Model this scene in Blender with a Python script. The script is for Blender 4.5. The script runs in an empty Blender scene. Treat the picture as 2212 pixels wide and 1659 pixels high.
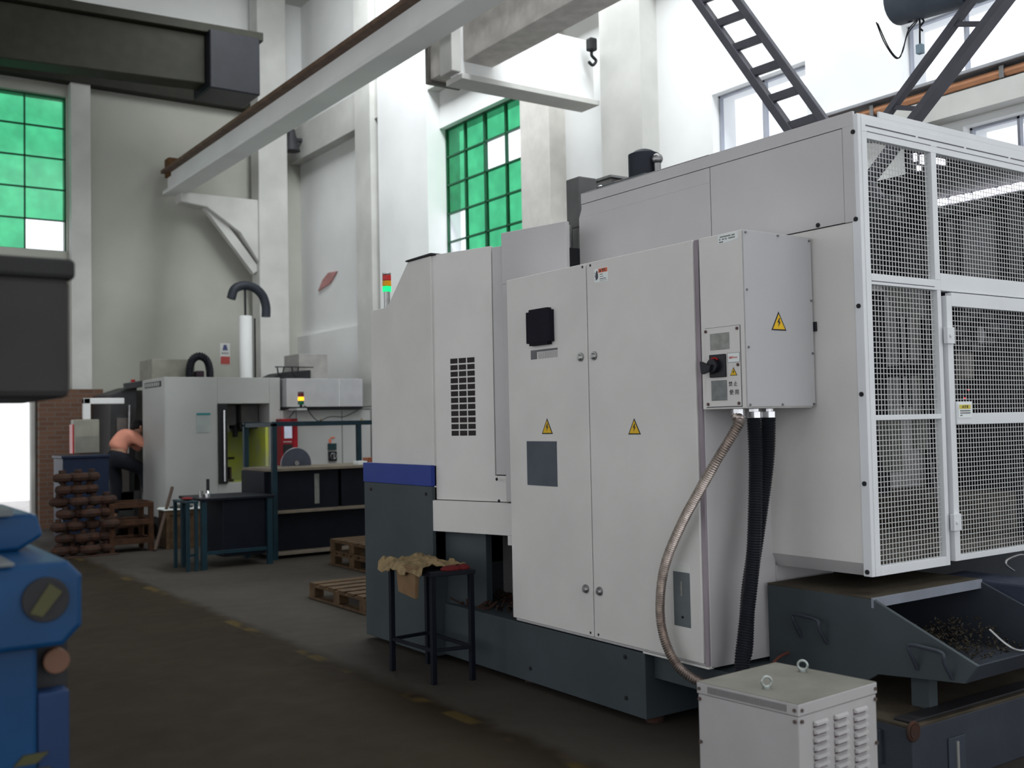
import bpy, bmesh, math, random
from mathutils import Vector, Matrix
random.seed(7)
S = bpy.context.scene
COL = S.collection

# ------------------------------------------------------------------ camera
yaw, pitch, roll = 0.6044165, 0.0369539, -0.0202883
fw = Vector((math.sin(yaw)*math.cos(pitch), math.cos(yaw)*math.cos(pitch), math.sin(pitch)))
rt0 = Vector((math.cos(yaw), -math.sin(yaw), 0)); up0 = rt0.cross(fw)
rt = math.cos(roll)*rt0 + math.sin(roll)*up0; up = -math.sin(roll)*rt0 + math.cos(roll)*up0
cam = bpy.data.cameras.new('camera'); camo = bpy.data.objects.new('camera', cam); COL.objects.link(camo)
m = Matrix((rt, up, -fw)).transposed().to_4x4(); m.translation = (0, 0, 1.55); camo.matrix_world = m
cam.sensor_width = 36; cam.lens = 2274.06/2212*36; cam.clip_start = .05; cam.clip_end = 200
cam.dof.use_dof = True; cam.dof.focus_distance = 5.6; cam.dof.aperture_fstop = 2.8
S.camera = camo

# ------------------------------------------------------------------ world, lights, exposure
w = bpy.data.worlds.new('sky'); S.world = w; w.use_nodes = True
bg = w.node_tree.nodes['Background']; bg.inputs[0].default_value = (.94, .96, 1.0, 1); bg.inputs[1].default_value = 1.7
def area(name, loc, rot, sx, sy, power, col=(1, 1, 1)):
    l = bpy.data.lights.new(name, 'AREA'); l.shape = 'RECTANGLE'; l.size = sx; l.size_y = sy; l.energy = power; l.color = col
    o = bpy.data.objects.new(name, l); COL.objects.link(o); o.location = loc; o.rotation_euler = rot; return o
area('added_wall_light', (5.9, 7.5, 9.75), (0, -math.radians(38), 0), 1.6, 15, 1300, (.93, .97, 1))  # unseen area light added over the ceiling slot to brighten the right wall
S.view_settings.view_transform = 'Standard'; S.view_settings.look = 'None'
S.view_settings.exposure = 0.0; S.view_settings.gamma = 1; S.view_settings.use_curve_mapping = False
S.cycles.use_denoising = True; S.cycles.max_bounces = 8; S.cycles.transparent_max_bounces = 12
S.cycles.caustics_reflective = False; S.cycles.caustics_refractive = False; S.cycles.sample_clamp_indirect = 4

# ------------------------------------------------------------------ materials
def lin(h):
    h = h.lstrip('#'); v = [int(h[i:i+2], 16)/255 for i in (0, 2, 4)]
    return tuple(c/12.92 if c <= .04045 else ((c+.055)/1.055)**2.4 for c in v) + (1,)
MATS = {}
def mat(name, c, rough=.5, metal=0, var=.08, scale=6, bump=0, bscale=60, c2=None, spec=.22, alpha=1):
    if name in MATS: return MATS[name]
    m = bpy.data.materials.new(name); m.use_nodes = True; nt = m.node_tree; b = nt.nodes['Principled BSDF']
    if isinstance(c, str): c = lin(c)
    elif len(c) == 3: c = tuple(c)+(1,)
    if c2 is None: c2 = tuple(x*(1-var*2.2) for x in c[:3])+(1,)
    elif isinstance(c2, str): c2 = lin(c2)
    tc = nt.nodes.new('ShaderNodeTexCoord'); n = nt.nodes.new('ShaderNodeTexNoise'); n.inputs['Scale'].default_value = scale
    n.inputs['Detail'].default_value = 6; r = nt.nodes.new('ShaderNodeValToRGB')
    r.color_ramp.elements[0].position = .38; r.color_ramp.elements[1].position = .66
    r.color_ramp.elements[0].color = c2; r.color_ramp.elements[1].color = c
    nt.links.new(tc.outputs['Object'], n.inputs['Vector']); nt.links.new(n.outputs['Fac'], r.inputs['Fac'])
    nt.links.new(r.outputs['Color'], b.inputs['Base Color'])
    b.inputs['Roughness'].default_value = rough; b.inputs['Metallic'].default_value = metal
    b.inputs['Specular IOR Level'].default_value = spec
    if alpha < 1: b.inputs['Alpha'].default_value = alpha
    if bump:
        n2 = nt.nodes.new('ShaderNodeTexNoise'); n2.inputs['Scale'].default_value = bscale
        bp = nt.nodes.new('ShaderNodeBump'); bp.inputs['Strength'].default_value = bump; bp.inputs['Distance'].default_value = .01
        nt.links.new(tc.outputs['Object'], n2.inputs['Vector']); nt.links.new(n2.outputs['Fac'], bp.inputs['Height'])
        nt.links.new(bp.outputs['Normal'], b.inputs['Normal'])
    MATS[name] = m; return m
def glow(name, c, s):
    m = mat(name, c, .4); b = m.node_tree.nodes['Principled BSDF']
    b.inputs['Emission Color'].default_value = lin(c); b.inputs['Emission Strength'].default_value = s; return m
def pane(name, c, lo=.6):
    m = bpy.data.materials.new(name); m.use_nodes = True; nt = m.node_tree; nt.nodes.clear()
    o = nt.nodes.new('ShaderNodeOutputMaterial'); t = nt.nodes.new('ShaderNodeBsdfTransparent'); g = nt.nodes.new('ShaderNodeBsdfGlossy')
    g.inputs['Roughness'].default_value = .25; mx = nt.nodes.new('ShaderNodeMixShader'); mx.inputs[0].default_value = .04
    tc = nt.nodes.new('ShaderNodeTexCoord'); n = nt.nodes.new('ShaderNodeTexNoise'); n.inputs['Scale'].default_value = 3.5; n.inputs['Detail'].default_value = 5
    r = nt.nodes.new('ShaderNodeValToRGB'); r.color_ramp.elements[0].position = .35; r.color_ramp.elements[1].position = .68
    r.color_ramp.elements[0].color = (c[0]*lo, c[1]*lo, c[2]*lo, 1); r.color_ramp.elements[1].color = c+(1,)
    nt.links.new(tc.outputs['Object'], n.inputs['Vector']); nt.links.new(n.outputs['Fac'], r.inputs['Fac']); nt.links.new(r.outputs['Color'], t.inputs['Color'])
    nt.links.new(t.outputs[0], mx.inputs[1]); nt.links.new(g.outputs[0], mx.inputs[2]); nt.links.new(mx.outputs[0], o.inputs[0]); return m

WHITE = mat('machine_light_grey_paint', (.63, .62, .60), .42, var=.035, scale=2.2, bump=.06, bscale=350)
WHITE2 = mat('machine_panel_grey_paint', (.50, .49, .495), .48, var=.035, scale=1.7, bump=.06, bscale=350)
CAGEW = mat('cage_white_paint', (.68, .70, .72), .35, var=.02, scale=4)
SATIN = mat('satin_cover_paint', (.42, .42, .43), .30, var=.02, scale=2)
DGREY = mat('dark_grey_paint', (.050, .064, .072), .5, var=.08, scale=3, bump=.05, bscale=300)
DGREY2 = mat('dark_grey_dusty_paint', (.042, .050, .064), .5, var=.1, scale=4, bump=.1, bscale=90)
DUST = mat('oily_dust', (.07, .057, .040), .75, var=.15, scale=6, bump=.3, bscale=60)
BLUE = mat('blue_stripe_paint', (.022, .045, .25), .4, var=.05)
PBLUE = mat('bright_blue_paint', (.003, .045, .13), .4, var=.12, scale=4)
BLACK = mat('black_plastic', (.012, .013, .018), .4, var=.1)
SEAM = mat('seam_shadow_rubber', (.03, .03, .035), .8)
FRDK = mat('filter_black', (.010, .009, .016), .9, bump=.3, bscale=200)
NEAR_BLACK = mat('dark_interior_steel', (.02, .02, .022), .6)
CHROME = mat('chrome_metal', (.62, .62, .63), .22, 1, var=.05)
STEEL = mat('brushed_steel', (.38, .38, .38), .38, 1, var=.1, scale=20)
PLATE = mat('blank_grey_plate', (.26, .27, .25), .45, .3, var=.1, scale=30)
FLEX = mat('metal_conduit', (.50, .43, .39), .32, .85, var=.15, scale=30)
RUBBER = mat('black_rubber_hose', (.018, .02, .026), .35, var=.1)
YEL = mat('warning_yellow', (.72, .45, .02), .5, var=.03)
PAPER = mat('white_label', (.72, .76, .75), .5, var=.02)
PAPERG = mat('pale_label', (.62, .63, .60), .5, var=.04)
ORANGE_L = mat('orange_label', (.62, .16, .09), .5, var=.05)
INK = mat('black_ink', (.03, .03, .035), .6)
GINK = mat('grey_ink', (.14, .15, .16), .6)
RINK = mat('red_ink', (.55, .10, .10), .6)
RED = mat('red_plastic', (.45, .02, .02), .35)
REDP = mat('red_panel', (.26, .012, .02), .4, var=.1)
WOOD = mat('pallet_wood', (.10, .06, .03), .7, var=.2, scale=12, bump=.3, bscale=40)
WOOD2 = mat('orange_crate_wood', (.06, .026, .012), .7, var=.2, scale=12, bump=.3, bscale=40)
CARD = mat('cardboard', (.20, .125, .065), .8, var=.1)
BAG = mat('tan_paper', (.26, .19, .10), .8, var=.15, scale=14, bump=.3, bscale=30)
RAGR = mat('red_cloth', (.13, .014, .016), .9, bump=.4, bscale=80)
NAVY = mat('navy_steel', (.003, .005, .012), .5, var=.15)
TEAL = mat('teal_steel_frame', (.010, .032, .045), .45, var=.1)
RUST = mat('rusty_iron', (.055, .022, .013), .8, c2=(.03, .02, .016, 1), scale=14, bump=.5, bscale=50)
PINK = mat('salmon_shirt', (.80, .34, .24), .8, var=.06, bump=.2, bscale=40)
DCLOTH = mat('dark_trousers', (.02, .022, .03), .9)
SKIN = mat('skin', (.45, .25, .17), .55)
HAIR = mat('dark_hair', (.012, .011, .012), .7)
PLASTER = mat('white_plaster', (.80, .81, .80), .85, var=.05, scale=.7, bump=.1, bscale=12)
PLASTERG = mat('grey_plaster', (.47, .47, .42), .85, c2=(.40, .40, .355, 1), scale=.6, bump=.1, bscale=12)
CONC = mat('concrete_beam', (.58, .58, .55), .85, var=.08, scale=1.5)
OLIVE = mat('dark_olive_girder', (.024, .024, .016), .6, var=.1)
BROWNR = mat('brown_rail', (.16, .10, .07), .6, var=.15)
PIPEO = mat('orange_pipe', (.62, .30, .16), .45)
YGREEN = mat('yellow_green_coating', (.50, .55, .08), .5, c2=(.42, .45, .22, 1), scale=3)
CREAM = mat('cream_paint', (.30, .30, .25), .5)
GREEN_G = pane('green_glass', (.25, .66, .45), .85); CLEAR_G = pane('clear_glass', (.97, .98, 1.0), 1)

# ------------------------------------------------------------------ geometry helpers
ORG = {}
class MB:
    def __init__(s): s.v = []; s.f = []
    def add(s, vs, fs):
        n = len(s.v); s.v += [tuple(v) for v in vs]; s.f += [tuple(n+i for i in f) for f in fs]; return s
    def box(s, x0, x1, y0, y1, z0, z1):
        v = [(x, y, z) for z in (z0, z1) for y in (y0, y1) for x in (x0, x1)]
        return s.add(v, [(0, 2, 3, 1), (4, 5, 7, 6), (0, 1, 5, 4), (2, 6, 7, 3), (0, 4, 6, 2), (1, 3, 7, 5)])
    def hexa(s, b, t):   # bottom quad, top quad
        return s.add(list(b)+list(t), [(3, 2, 1, 0), (4, 5, 6, 7), (0, 1, 5, 4), (1, 2, 6, 5), (2, 3, 7, 6), (3, 0, 4, 7)])
    def plan(s, pts, z0, z1):
        n = len(pts); v = [(x, y, z0) for x, y in pts]+[(x, y, z1) for x, y in pts]
        return s.add(v, [tuple(range(n))[::-1], tuple(range(n, 2*n))]+[(i, (i+1) % n, n+(i+1) % n, n+i) for i in range(n)])
    def prism(s, pts, ax, a, b):  # pts in the two remaining axes in order
        def P(p, t): return {'x': (t, p[0], p[1]), 'y': (p[0], t, p[1]), 'z': (p[0], p[1], t)}[ax]
        n = len(pts); v = [P(p, a) for p in pts]+[P(p, b) for p in pts]
        return s.add(v, [tuple(range(n)), tuple(range(n, 2*n))[::-1]]+[(i, n+i, n+(i+1) % n, (i+1) % n) for i in range(n)])
    def bar(s, p, q, w, d, upv=(0, 0, 1)):
        p = Vector(p); q = Vector(q); a = (q-p).normalized(); u = Vector(upv)
        if abs(a.dot(u)) > .98: u = Vector((1, 0, 0))
        sx = a.cross(u).normalized()*w/2; sy = sx.cross(a).normalized()*d/2
        return s.hexa([p-sx-sy, p+sx-sy, p+sx+sy, p-sx+sy], [q-sx-sy, q+sx-sy, q+sx+sy, q-sx+sy])
    def tube(s, path, r, n=12, caps=True):
        P = [Vector(p) for p in path]; rs = r if isinstance(r, (list, tuple)) else [r]*len(P)
        t = (P[1]-P[0]).normalized(); u = Vector((0, 0, 1)) if abs(t.z) < .9 else Vector((1, 0, 0))
        u = (u-t*u.dot(t)).normalized(); base = len(s.v)
        for i, p in enumerate(P):
            t = (P[min(i+1, len(P)-1)]-P[max(i-1, 0)]).normalized(); u = (u-t*u.dot(t)).normalized(); k = t.cross(u)
            for j in range(n):
                a = 2*math.pi*j/n; s.v.append(tuple(p+(u*math.cos(a)+k*math.sin(a))*rs[i]))
        for i in range(len(P)-1):
            for j in range(n):
                a = base+i*n+j; b = base+i*n+(j+1) % n; s.f.append((a, b, b+n, a+n))
        if caps: s.f.append(tuple(base+j for j in range(n))[::-1]); s.f.append(tuple(base+(len(P)-1)*n+j for j in range(n)))
        return s
    def cyl(s, p, q, r, n=20, r2=None): return s.tube([p, q], [r, r if r2 is None else r2], n)
    def torus(s, c, nrm, R, r, n=28, m=10):
        c = Vector(c); nn = Vector(nrm).normalized(); u = nn.orthogonal().normalized(); k = nn.cross(u); b = len(s.v)
        for i in range(n):
            a = 2*math.pi*i/n; d = u*math.cos(a)+k*math.sin(a)
            for j in range(m):
                e = 2*math.pi*j/m; s.v.append(tuple(c+d*(R+r*math.cos(e))+nn*r*math.sin(e)))
        for i in range(n):
            for j in range(m): s.f.append((b+i*m+j, b+((i+1) % n)*m+j, b+((i+1) % n)*m+(j+1) % m, b+i*m+(j+1) % m))
        return s
    def ball(s, c, rx, ry=None, rz=None, n=16, m=10):
        ry = ry or rx; rz = rz or rx; b = len(s.v)
        for i in range(1, m):
            ph = math.pi*i/m
            for j in range(n):
                a = 2*math.pi*j/n; s.v.append((c[0]+rx*math.sin(ph)*math.cos(a), c[1]+ry*math.sin(ph)*math.sin(a), c[2]+rz*math.cos(ph)))
        t = len(s.v); s.v += [(c[0], c[1], c[2]+rz), (c[0], c[1], c[2]-rz)]
        for i in range(m-2):
            for j in range(n): s.f.append((b+i*n+j, b+(i+1)*n+j, b+(i+1)*n+(j+1) % n, b+i*n+(j+1) % n))
        for j in range(n):
            s.f.append((t, b+j, b+(j+1) % n)); s.f.append((t+1, b+(m-2)*n+(j+1) % n, b+(m-2)*n+j))
        return s
def bez(pts, n=60):   # Catmull-Rom through the points
    P = [Vector(p) for p in pts]; P = [P[0]*2-P[1]]+P+[P[-1]*2-P[-2]]; out = []; seg = len(P)-3; k = max(2, n//seg)
    for i in range(seg):
        a, b, c, d = P[i:i+4]
        for j in range(k):
            t = j/k; out.append(.5*((2*b)+(c-a)*t+(2*a-5*b+4*c-d)*t*t+(3*b-a-3*c+d)*t**3))
    out.append(P[-2]); return out
def corr(mb, pts, r, pitch, amp, n=14):
    P = bez(pts, 400); L = [0]
    for i in range(1, len(P)): L.append(L[-1]+(P[i]-P[i-1]).length)
    N = int(L[-1]/pitch)*4; path = []; rs = []; j = 0
    for i in range(N+1):
        d = L[-1]*i/N
        while j < len(L)-2 and L[j+1] < d: j += 1
        t = (d-L[j])/max(1e-9, L[j+1]-L[j]); path.append(P[j].lerp(P[j+1], min(1, t))); rs.append(r+amp*(1, 0, -1, 0)[i % 4])
    return mb.tube(path, rs, n)
def build(name, mb, m, parent=None, bevel=.0, smooth=False, loc=None):
    me = bpy.data.meshes.new(name); org = Vector(loc) if loc is not None else (ORG[parent.name] if parent else Vector((0, 0, 0)))
    me.from_pydata([tuple(Vector(v)-org) for v in mb.v], [], mb.f)
    bm = bmesh.new(); bm.from_mesh(me); bmesh.ops.recalc_face_normals(bm, faces=bm.faces); bm.to_mesh(me); bm.free()
    me.materials.append(m)
    if smooth:
        for p in me.polygons: p.use_smooth = True
        me.set_sharp_from_angle(angle=math.radians(38))
    o = bpy.data.objects.new(name, me); COL.objects.link(o); ORG[o.name] = org
    if parent: o.parent = parent
    else: o.location = org
    if bevel:
        b = o.modifiers.new('b', 'BEVEL'); b.width = bevel; b.segments = 2; b.limit_method = 'ANGLE'; b.angle_limit = math.radians(50)
    return o
def tag(o, label=None, cat=None, group=None, kind=None):
    if label: o['label'] = label
    if cat: o['category'] = cat
    if group: o['group'] = group
    if kind: o['kind'] = kind
    return o
def thing(name, label, cat, loc, group=None):
    o = bpy.data.objects.new(name, None); COL.objects.link(o); o.location = loc; ORG[o.name] = Vector(loc); o.empty_display_size = .1
    return tag(o, label, cat, group)
def one(name, mb, m, label, cat, group=None, bevel=.004, smooth=False):
    xs = [v[0] for v in mb.v]; ys = [v[1] for v in mb.v]; zs = [v[2] for v in mb.v]
    return tag(build(name, mb, m, None, bevel, smooth, loc=((min(xs)+max(xs))/2, (min(ys)+max(ys))/2, min(zs))), label, cat, group)
def struct(name, mb, m, bevel=0): return tag(build(name, mb, m, None, bevel), kind='structure')
def part(parent, name, mb, m, bevel=.002, smooth=False, label=None):
    o = build(name, mb, m, parent, bevel, smooth)
    if label: o['label'] = label
    return o
def B(*a): return MB().box(*a)
# writing: mesh text; face 'X' looks toward -X (reads left to right as Y falls), face 'Y' looks toward -Y
def text(parent, name, body, pos, size, m, face='X', stretch=1.0):
    cu = bpy.data.curves.new(name, 'FONT'); cu.body = body; cu.size = size; cu.extrude = .0006; cu.align_x = 'CENTER'; cu.align_y = 'CENTER'
    t = bpy.data.objects.new(name+'_curve', cu); COL.objects.link(t); dg = bpy.context.evaluated_depsgraph_get()
    me = bpy.data.meshes.new_from_object(t.evaluated_get(dg)); bpy.data.objects.remove(t)
    mb = MB()
    for v in me.vertices:
        x, y, z = v.co; x *= stretch
        mb.v.append((pos[0]-z, pos[1]-x, pos[2]+y) if face == 'X' else (pos[0]+x, pos[1]-z, pos[2]+y))
    mb.f = [tuple(p.vertices) for p in me.polygons]
    return part(parent, name, mb, m, 0)
def tri(parent, cy, cz, hh, face='X', at=0.0):   # electric hazard triangle sticker as a part with its bolt mark
    def pl(pts, d):
        mb = MB()
        if face == 'X': mb.prism([(cy-a, cz+b) for a, b in pts], 'x', at, at-d)
        else: mb.prism([(cy+a, cz+b) for a, b in pts], 'y', at, at-d)
        return mb
    w_ = hh*.58
    o = part(parent, 'hazard_sign', pl([(-w_, -hh/2), (w_, -hh/2), (0, hh/2)], .0012), INK, 0, label='black-edged yellow triangle with a lightning bolt')
    part(o, 'yellow_field', pl([(-w_*.80, -hh*.43), (w_*.80, -hh*.43), (0, hh*.36)], .0018), YEL, 0)
    part(o, 'bolt_symbol', pl([(.02*hh, .16*hh), (-.13*hh, -.10*hh), (-.01*hh, -.07*hh), (-.06*hh, -.33*hh), (.14*hh, -.02*hh), (.03*hh, -.05*hh), (.09*hh, .16*hh)], .0024), INK, 0)
    return o
def screwX(parent, x, y, z, r=.008, m=None, name='screw'):
    part(parent, name, MB().cyl((x, y, z), (x-.005, y, z), r, 12).cyl((x-.005, y, z), (x-.008, y, z), r*.6, 12), m or STEEL, 0, True)
def screwY(parent, x, y, z, r=.008, m=None, name='screw'):
    part(parent, name, MB().cyl((x, y, z), (x, y-.005, z), r, 12).cyl((x, y-.005, z), (x, y-.008, z), r*.6, 12), m or STEEL, 0, True)

# ------------------------------------------------------------------ the hall
fm = mat('painted_concrete_floor', (.05, .04, .03), .55, spec=.06)
nt = fm.node_tree; bs = nt.nodes['Principled BSDF']
for n in [n for n in nt.nodes if n.type not in ('BSDF_PRINCIPLED', 'OUTPUT_MATERIAL')]: nt.nodes.remove(n)
def N(t, **k):
    n = nt.nodes.new(t)
    for a, b in k.items(): setattr(n, a, b)
    return n
def math_(op, a, b, clamp=False):
    n = N('ShaderNodeMath', operation=op, use_clamp=clamp)
    for i, v in enumerate((a, b)):
        if isinstance(v, (int, float)): n.inputs[i].default_value = v
        else: nt.links.new(v, n.inputs[i])
    return n.outputs[0]
def mixc(f, a, b):
    n = N('ShaderNodeMix', data_type='RGBA'); nt.links.new(f, n.inputs[0])
    for i, v in ((6, a), (7, b)):
        if isinstance(v, tuple): n.inputs[i].default_value = v
        else: nt.links.new(v, n.inputs[i])
    return n.outputs[2]
tc = N('ShaderNodeTexCoord'); sp = N('ShaderNodeSeparateXYZ'); nt.links.new(tc.outputs['Object'], sp.inputs[0])
def noise(sc, det=6):
    n = N('ShaderNodeTexNoise'); n.inputs['Scale'].default_value = sc; n.inputs['Detail'].default_value = det
    nt.links.new(tc.outputs['Object'], n.inputs['Vector']); return n.outputs['Fac']
n1 = noise(1.1); n2 = noise(5); n3 = noise(2.6, 2)
xs = math_('ADD', sp.outputs[0], math_('MULTIPLY', math_('SUBTRACT', n2, .5), .25))
grey = math_('MULTIPLY', math_('SUBTRACT', xs, 2.95), 8, True)
brown = mixc(n1, (.015, .0105, .0068, 1), (.031, .0235, .015, 1)); gy = mixc(n1, (.036, .031, .026, 1), (.068, .061, .053, 1))
base = mixc(grey, brown, gy)
line = math_('MULTIPLY', math_('SUBTRACT', .05, math_('ABSOLUTE', math_('SUBTRACT', sp.outputs[0], 2.95), 0)), 60, True)
line = math_('MULTIPLY', line, math_('MULTIPLY', math_('SUBTRACT', n3, .54), 12, True))
base = mixc(line, base, (.06, .042, .014, 1)); nt.links.new(base, bs.inputs['Base Color'])
nt.links.new(math_('ADD', .5, math_('MULTIPLY', n2, .35)), bs.inputs['Roughness'])
struct('floor', B(-8.2, 8.4, -3, 26, -.2, 0), fm)

WX = 8.0
def wall_with_holes(name, axis, at, th, a0, a1, z0, z1, holes, m):
    As = sorted({a0, a1, *[h[0] for h in holes], *[h[1] for h in holes]}); Zs = sorted({z0, z1, *[h[2] for h in holes], *[h[3] for h in holes]}); mb = MB()
    for i in range(len(As)-1):
        for j in range(len(Zs)-1):
            ca, cz = (As[i]+As[i+1])/2, (Zs[j]+Zs[j+1])/2
            if any(h[0] < ca < h[1] and h[2] < cz < h[3] for h in holes): continue
            if axis == 'x': mb.box(at, at+th, As[i], As[i+1], Zs[j], Zs[j+1])
            else: mb.box(As[i], As[i+1], at, at+th, Zs[j], Zs[j+1])
    return struct(name, mb, m)
RW = [(11.25, 13.35, 3.4, 5.95), (6.55, 7.78, 4.2, 4.95), (1.2, 5.5, 4.32, 4.95), (1.2, 4.95, 3.1, 3.92)]
wall_with_holes('wall_right', 'x', WX, .35, -3, 18.85, 0, 9.5, RW, PLASTER)
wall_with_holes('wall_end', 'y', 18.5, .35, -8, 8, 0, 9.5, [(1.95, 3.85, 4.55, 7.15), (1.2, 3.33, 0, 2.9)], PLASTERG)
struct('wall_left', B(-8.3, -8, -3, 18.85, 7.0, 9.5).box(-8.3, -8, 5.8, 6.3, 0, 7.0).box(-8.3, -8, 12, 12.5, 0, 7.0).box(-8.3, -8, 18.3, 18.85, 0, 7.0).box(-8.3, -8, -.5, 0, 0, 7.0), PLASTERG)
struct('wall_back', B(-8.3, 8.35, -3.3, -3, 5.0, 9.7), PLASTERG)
wc = MB()
for a in ((-8.3, 5.6, -1, 18.85), (7.7, 8.35, -1, 18.85), (5.6, 7.7, 14.5, 18.85), (5.6, 7.7, -1, 0)): wc.box(a[0], a[1], a[2], a[3], 9.5, 9.7)
struct('ceiling', wc, CONC)
def window(n, axis, at, a0, a1, z0, z1, cols, rows, clear, label, fr=.04, broken=()):
    t = thing('window_%d' % n, label, 'window', (at, a0, z0) if axis == 'x' else (a0, at, z0)); t['kind'] = 'structure'
    mb = MB()
    def bx(b0, b1, c0, c1, d0, d1):
        mb.box(at+d0, at+d1, b0, b1, c0, c1) if axis == 'x' else mb.box(b0, b1, at+d0, at+d1, c0, c1)
    for i in range(cols+1):
        a = a0+(a1-a0)*i/cols; w_ = fr if i in (0, cols, cols//2) else fr*.55; bx(a-w_/2, a+w_/2, z0, z1, .10, .15)
    for j in range(rows+1):
        z = z0+(z1-z0)*j/rows; w_ = fr if j in (0, rows) else fr*.55; bx(a0, a1, z-w_/2, z+w_/2, .10, .15)
    part(t, 'window_frame', mb, FRAME if n < 3 else TEALF, 0)
    for i in range(cols):
        for j in range(rows):
            mb = MB(); b0 = a0+(a1-a0)*i/cols; b1 = a0+(a1-a0)*(i+1)/cols; c0 = z0+(z1-z0)*j/rows; c1 = z0+(z1-z0)*(j+1)/rows
            bx(b0, b1, c0, c1, .12, .126)
            if (i, j) in broken: continue
            part(t, 'window_pane', mb, CLEAR_G if clear or (i, j) in CL else GREEN_G, 0)
    return t
FRAME = mat('dark_green_frame', (.02, .10, .05), .5); TEALF = mat('grey_window_frame', (.35, .37, .42), .5)
CL = {(2, 0)}
window(1, 'y', 18.5, 1.95, 3.85, 4.55, 7.15, 3, 5, False, 'window of green panes high on the shaded end wall above the doorway')
CL = {(3, 1), (0, 4), (1, 4), (3, 2)}   # column 0 is nearest the camera
window(2, 'x', WX, 11.25, 13.35, 3.4, 5.95, 4, 6, False, 'window of green panes on the white side wall behind the long machine')
CL = set()
window(3, 'x', WX, 6.55, 7.78, 4.2, 4.95, 2, 1, True, 'bright clear window just above the long grey machine top')
window(4, 'x', WX, 1.2, 5.5, 4.32, 4.95, 8, 1, True, 'upper bright strip window behind the ladder arm')
window(5, 'x', WX, 1.2, 4.95, 3.1, 3.92, 9, 1, True, 'lower bright strip window seen just above the cage top')
# piers, ledge, lintels on the walls
struct('trim_1', B(WX-.28, WX, 15.05, 15.6, 0, 9.5), CONC)
struct('trim_2', B(WX-.22, WX, 13.35, 14.9, 0, 9.5), PLASTER)
struct('trim_3', B(WX-.25, WX, 10.3, 10.92, 0, 9.5), mat('warm_pier_plaster', (.62, .60, .56), .85, var=.05))
struct('trim_4', B(WX-.25, WX, 8.6, 9.3, 0, 9.5), CONC)
struct('trim_5', B(WX-.10, WX, 15.6, 18.5, 0, 3.24), PLASTER)
struct('trim_6', B(3.87, 4.18, 18.3, 18.5, 0, 7.4), CONC)
struct('trim_7', B(-8, 8, 18.25, 18.5, 7.35, 7.75), OLIVE)
struct('trim_12', B(-8, 8, 18.38, 18.5, 7.75, 9.5), PLASTER)  # lighter plaster band painted in to make the top of the end wall brighter
struct('trim_8', B(WX-.20, WX, -3, 18.5, 6.5, 7.1), CONC)
struct('trim_9', B(WX-.18, WX, 1.2, 5.6, 3.98, 4.16), CONC)
bm_ = mat('brick_wall', (.2, .1, .07), .8); bnt = bm_.node_tree
bk = bnt.nodes.new('ShaderNodeTexBrick'); bk.inputs['Color1'].default_value = (.16, .085, .055, 1); bk.inputs['Color2'].default_value = (.125, .065, .043, 1)
bk.inputs['Mortar'].default_value = (.14, .11, .09, 1); bk.inputs['Scale'].default_value = 1; bk.inputs['Brick Width'].default_value = .24; bk.inputs['Row Height'].default_value = .075; bk.inputs['Mortar Size'].default_value = .01
mp = bnt.nodes.new('ShaderNodeMapping'); mp.inputs['Rotation'].default_value = (math.radians(90), 0, 0); tc2 = bnt.nodes.new('ShaderNodeTexCoord')
bnt.links.new(tc2.outputs['Object'], mp.inputs[0]); bnt.links.new(mp.outputs[0], bk.inputs[0]); bnt.links.new(bk.outputs[0], bnt.nodes['Principled BSDF'].inputs['Base Color'])
struct('trim_10', B(3.36, 4.35, 18.28, 18.5, 0, 2.25), bm_)
struct('door_1', B(1.2, 1.26, 18.45, 18.6, 0, 2.9).box(3.27, 3.33, 18.45, 18.6, 0, 2.9).box(1.2, 3.33, 18.45, 18.6, 2.84, 2.9), CONC)
struct('trim_11', B(-8, 8, 18.85, 26, -.02, .02), mat('pale_yard_concrete', (.55, .53, .52), .8))
# column at the far corner with bracket, hoses
t = thing('concrete_column', 'pale concrete column in the far corner carrying the crane beam', 'column', (7.2, 18.1, 0))
part(t, 'shaft', B(6.93, 7.48, 17.85, 18.24, 0, 9.5), CONC, .02)
part(t, 'bracket', MB().prism([(5.55, 5.62), (6.93, 5.62), (6.93, 4.5), (6.6, 5.0), (6.0, 5.4), (5.55, 5.45)], 'y', 17.88, 18.2), CONC, .02)
part(t, 'knee_brace', MB().bar((6.93, 18.05, 4.35), (6.05, 18.05, 5.45), .14, .16), CONC, .01)
t = thing('crane_runway_beam', 'long pale crane runway beam with a brown rail crossing the upper left', 'beam', (5.5, 12, 5.62))
part(t, 'web', B(5.42, 5.58, 2, 18.2, 5.62, 5.98), PLASTER, .01)
part(t, 'bottom_flange', B(5.33, 5.67, 2, 18.2, 5.60, 5.66), PLASTER, .01)
part(t, 'top_flange', B(5.30, 5.70, 2, 18.2, 5.96, 6.02), BROWNR, .01)
part(t, 'rail', B(5.46, 5.54, 2, 18.2, 6.02, 6.12), BROWNR, .005)
part(t, 'end_stop', B(5.38, 5.62, 18.0, 18.24, 5.9, 6.22), mat('rust_brown_stop', (.11, .055, .02), .7), .01)
t = thing('box_duct', 'large grey-brown box duct hanging parallel to the crane beam, top centre', 'duct', (6.15, 8, 5.44))
part(t, 'duct_body', B(5.98, 6.36, 2, 10.2, 5.44, 5.95), mat('grey_brown_duct', (.52, .49, .46), .6, var=.1), .01)
part(t, 'duct_flange', B(5.95, 6.39, 10.15, 10.22, 5.40, 5.99), mat('dark_duct_flange', (.12, .11, .10), .6), .005)
for yy in (3.5, 6.5, 9.5): part(t, 'hanger_rod', MB().cyl((6.17, yy, 5.95), (6.17, yy, 9.5), .012, 8), STEEL, 0)
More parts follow.
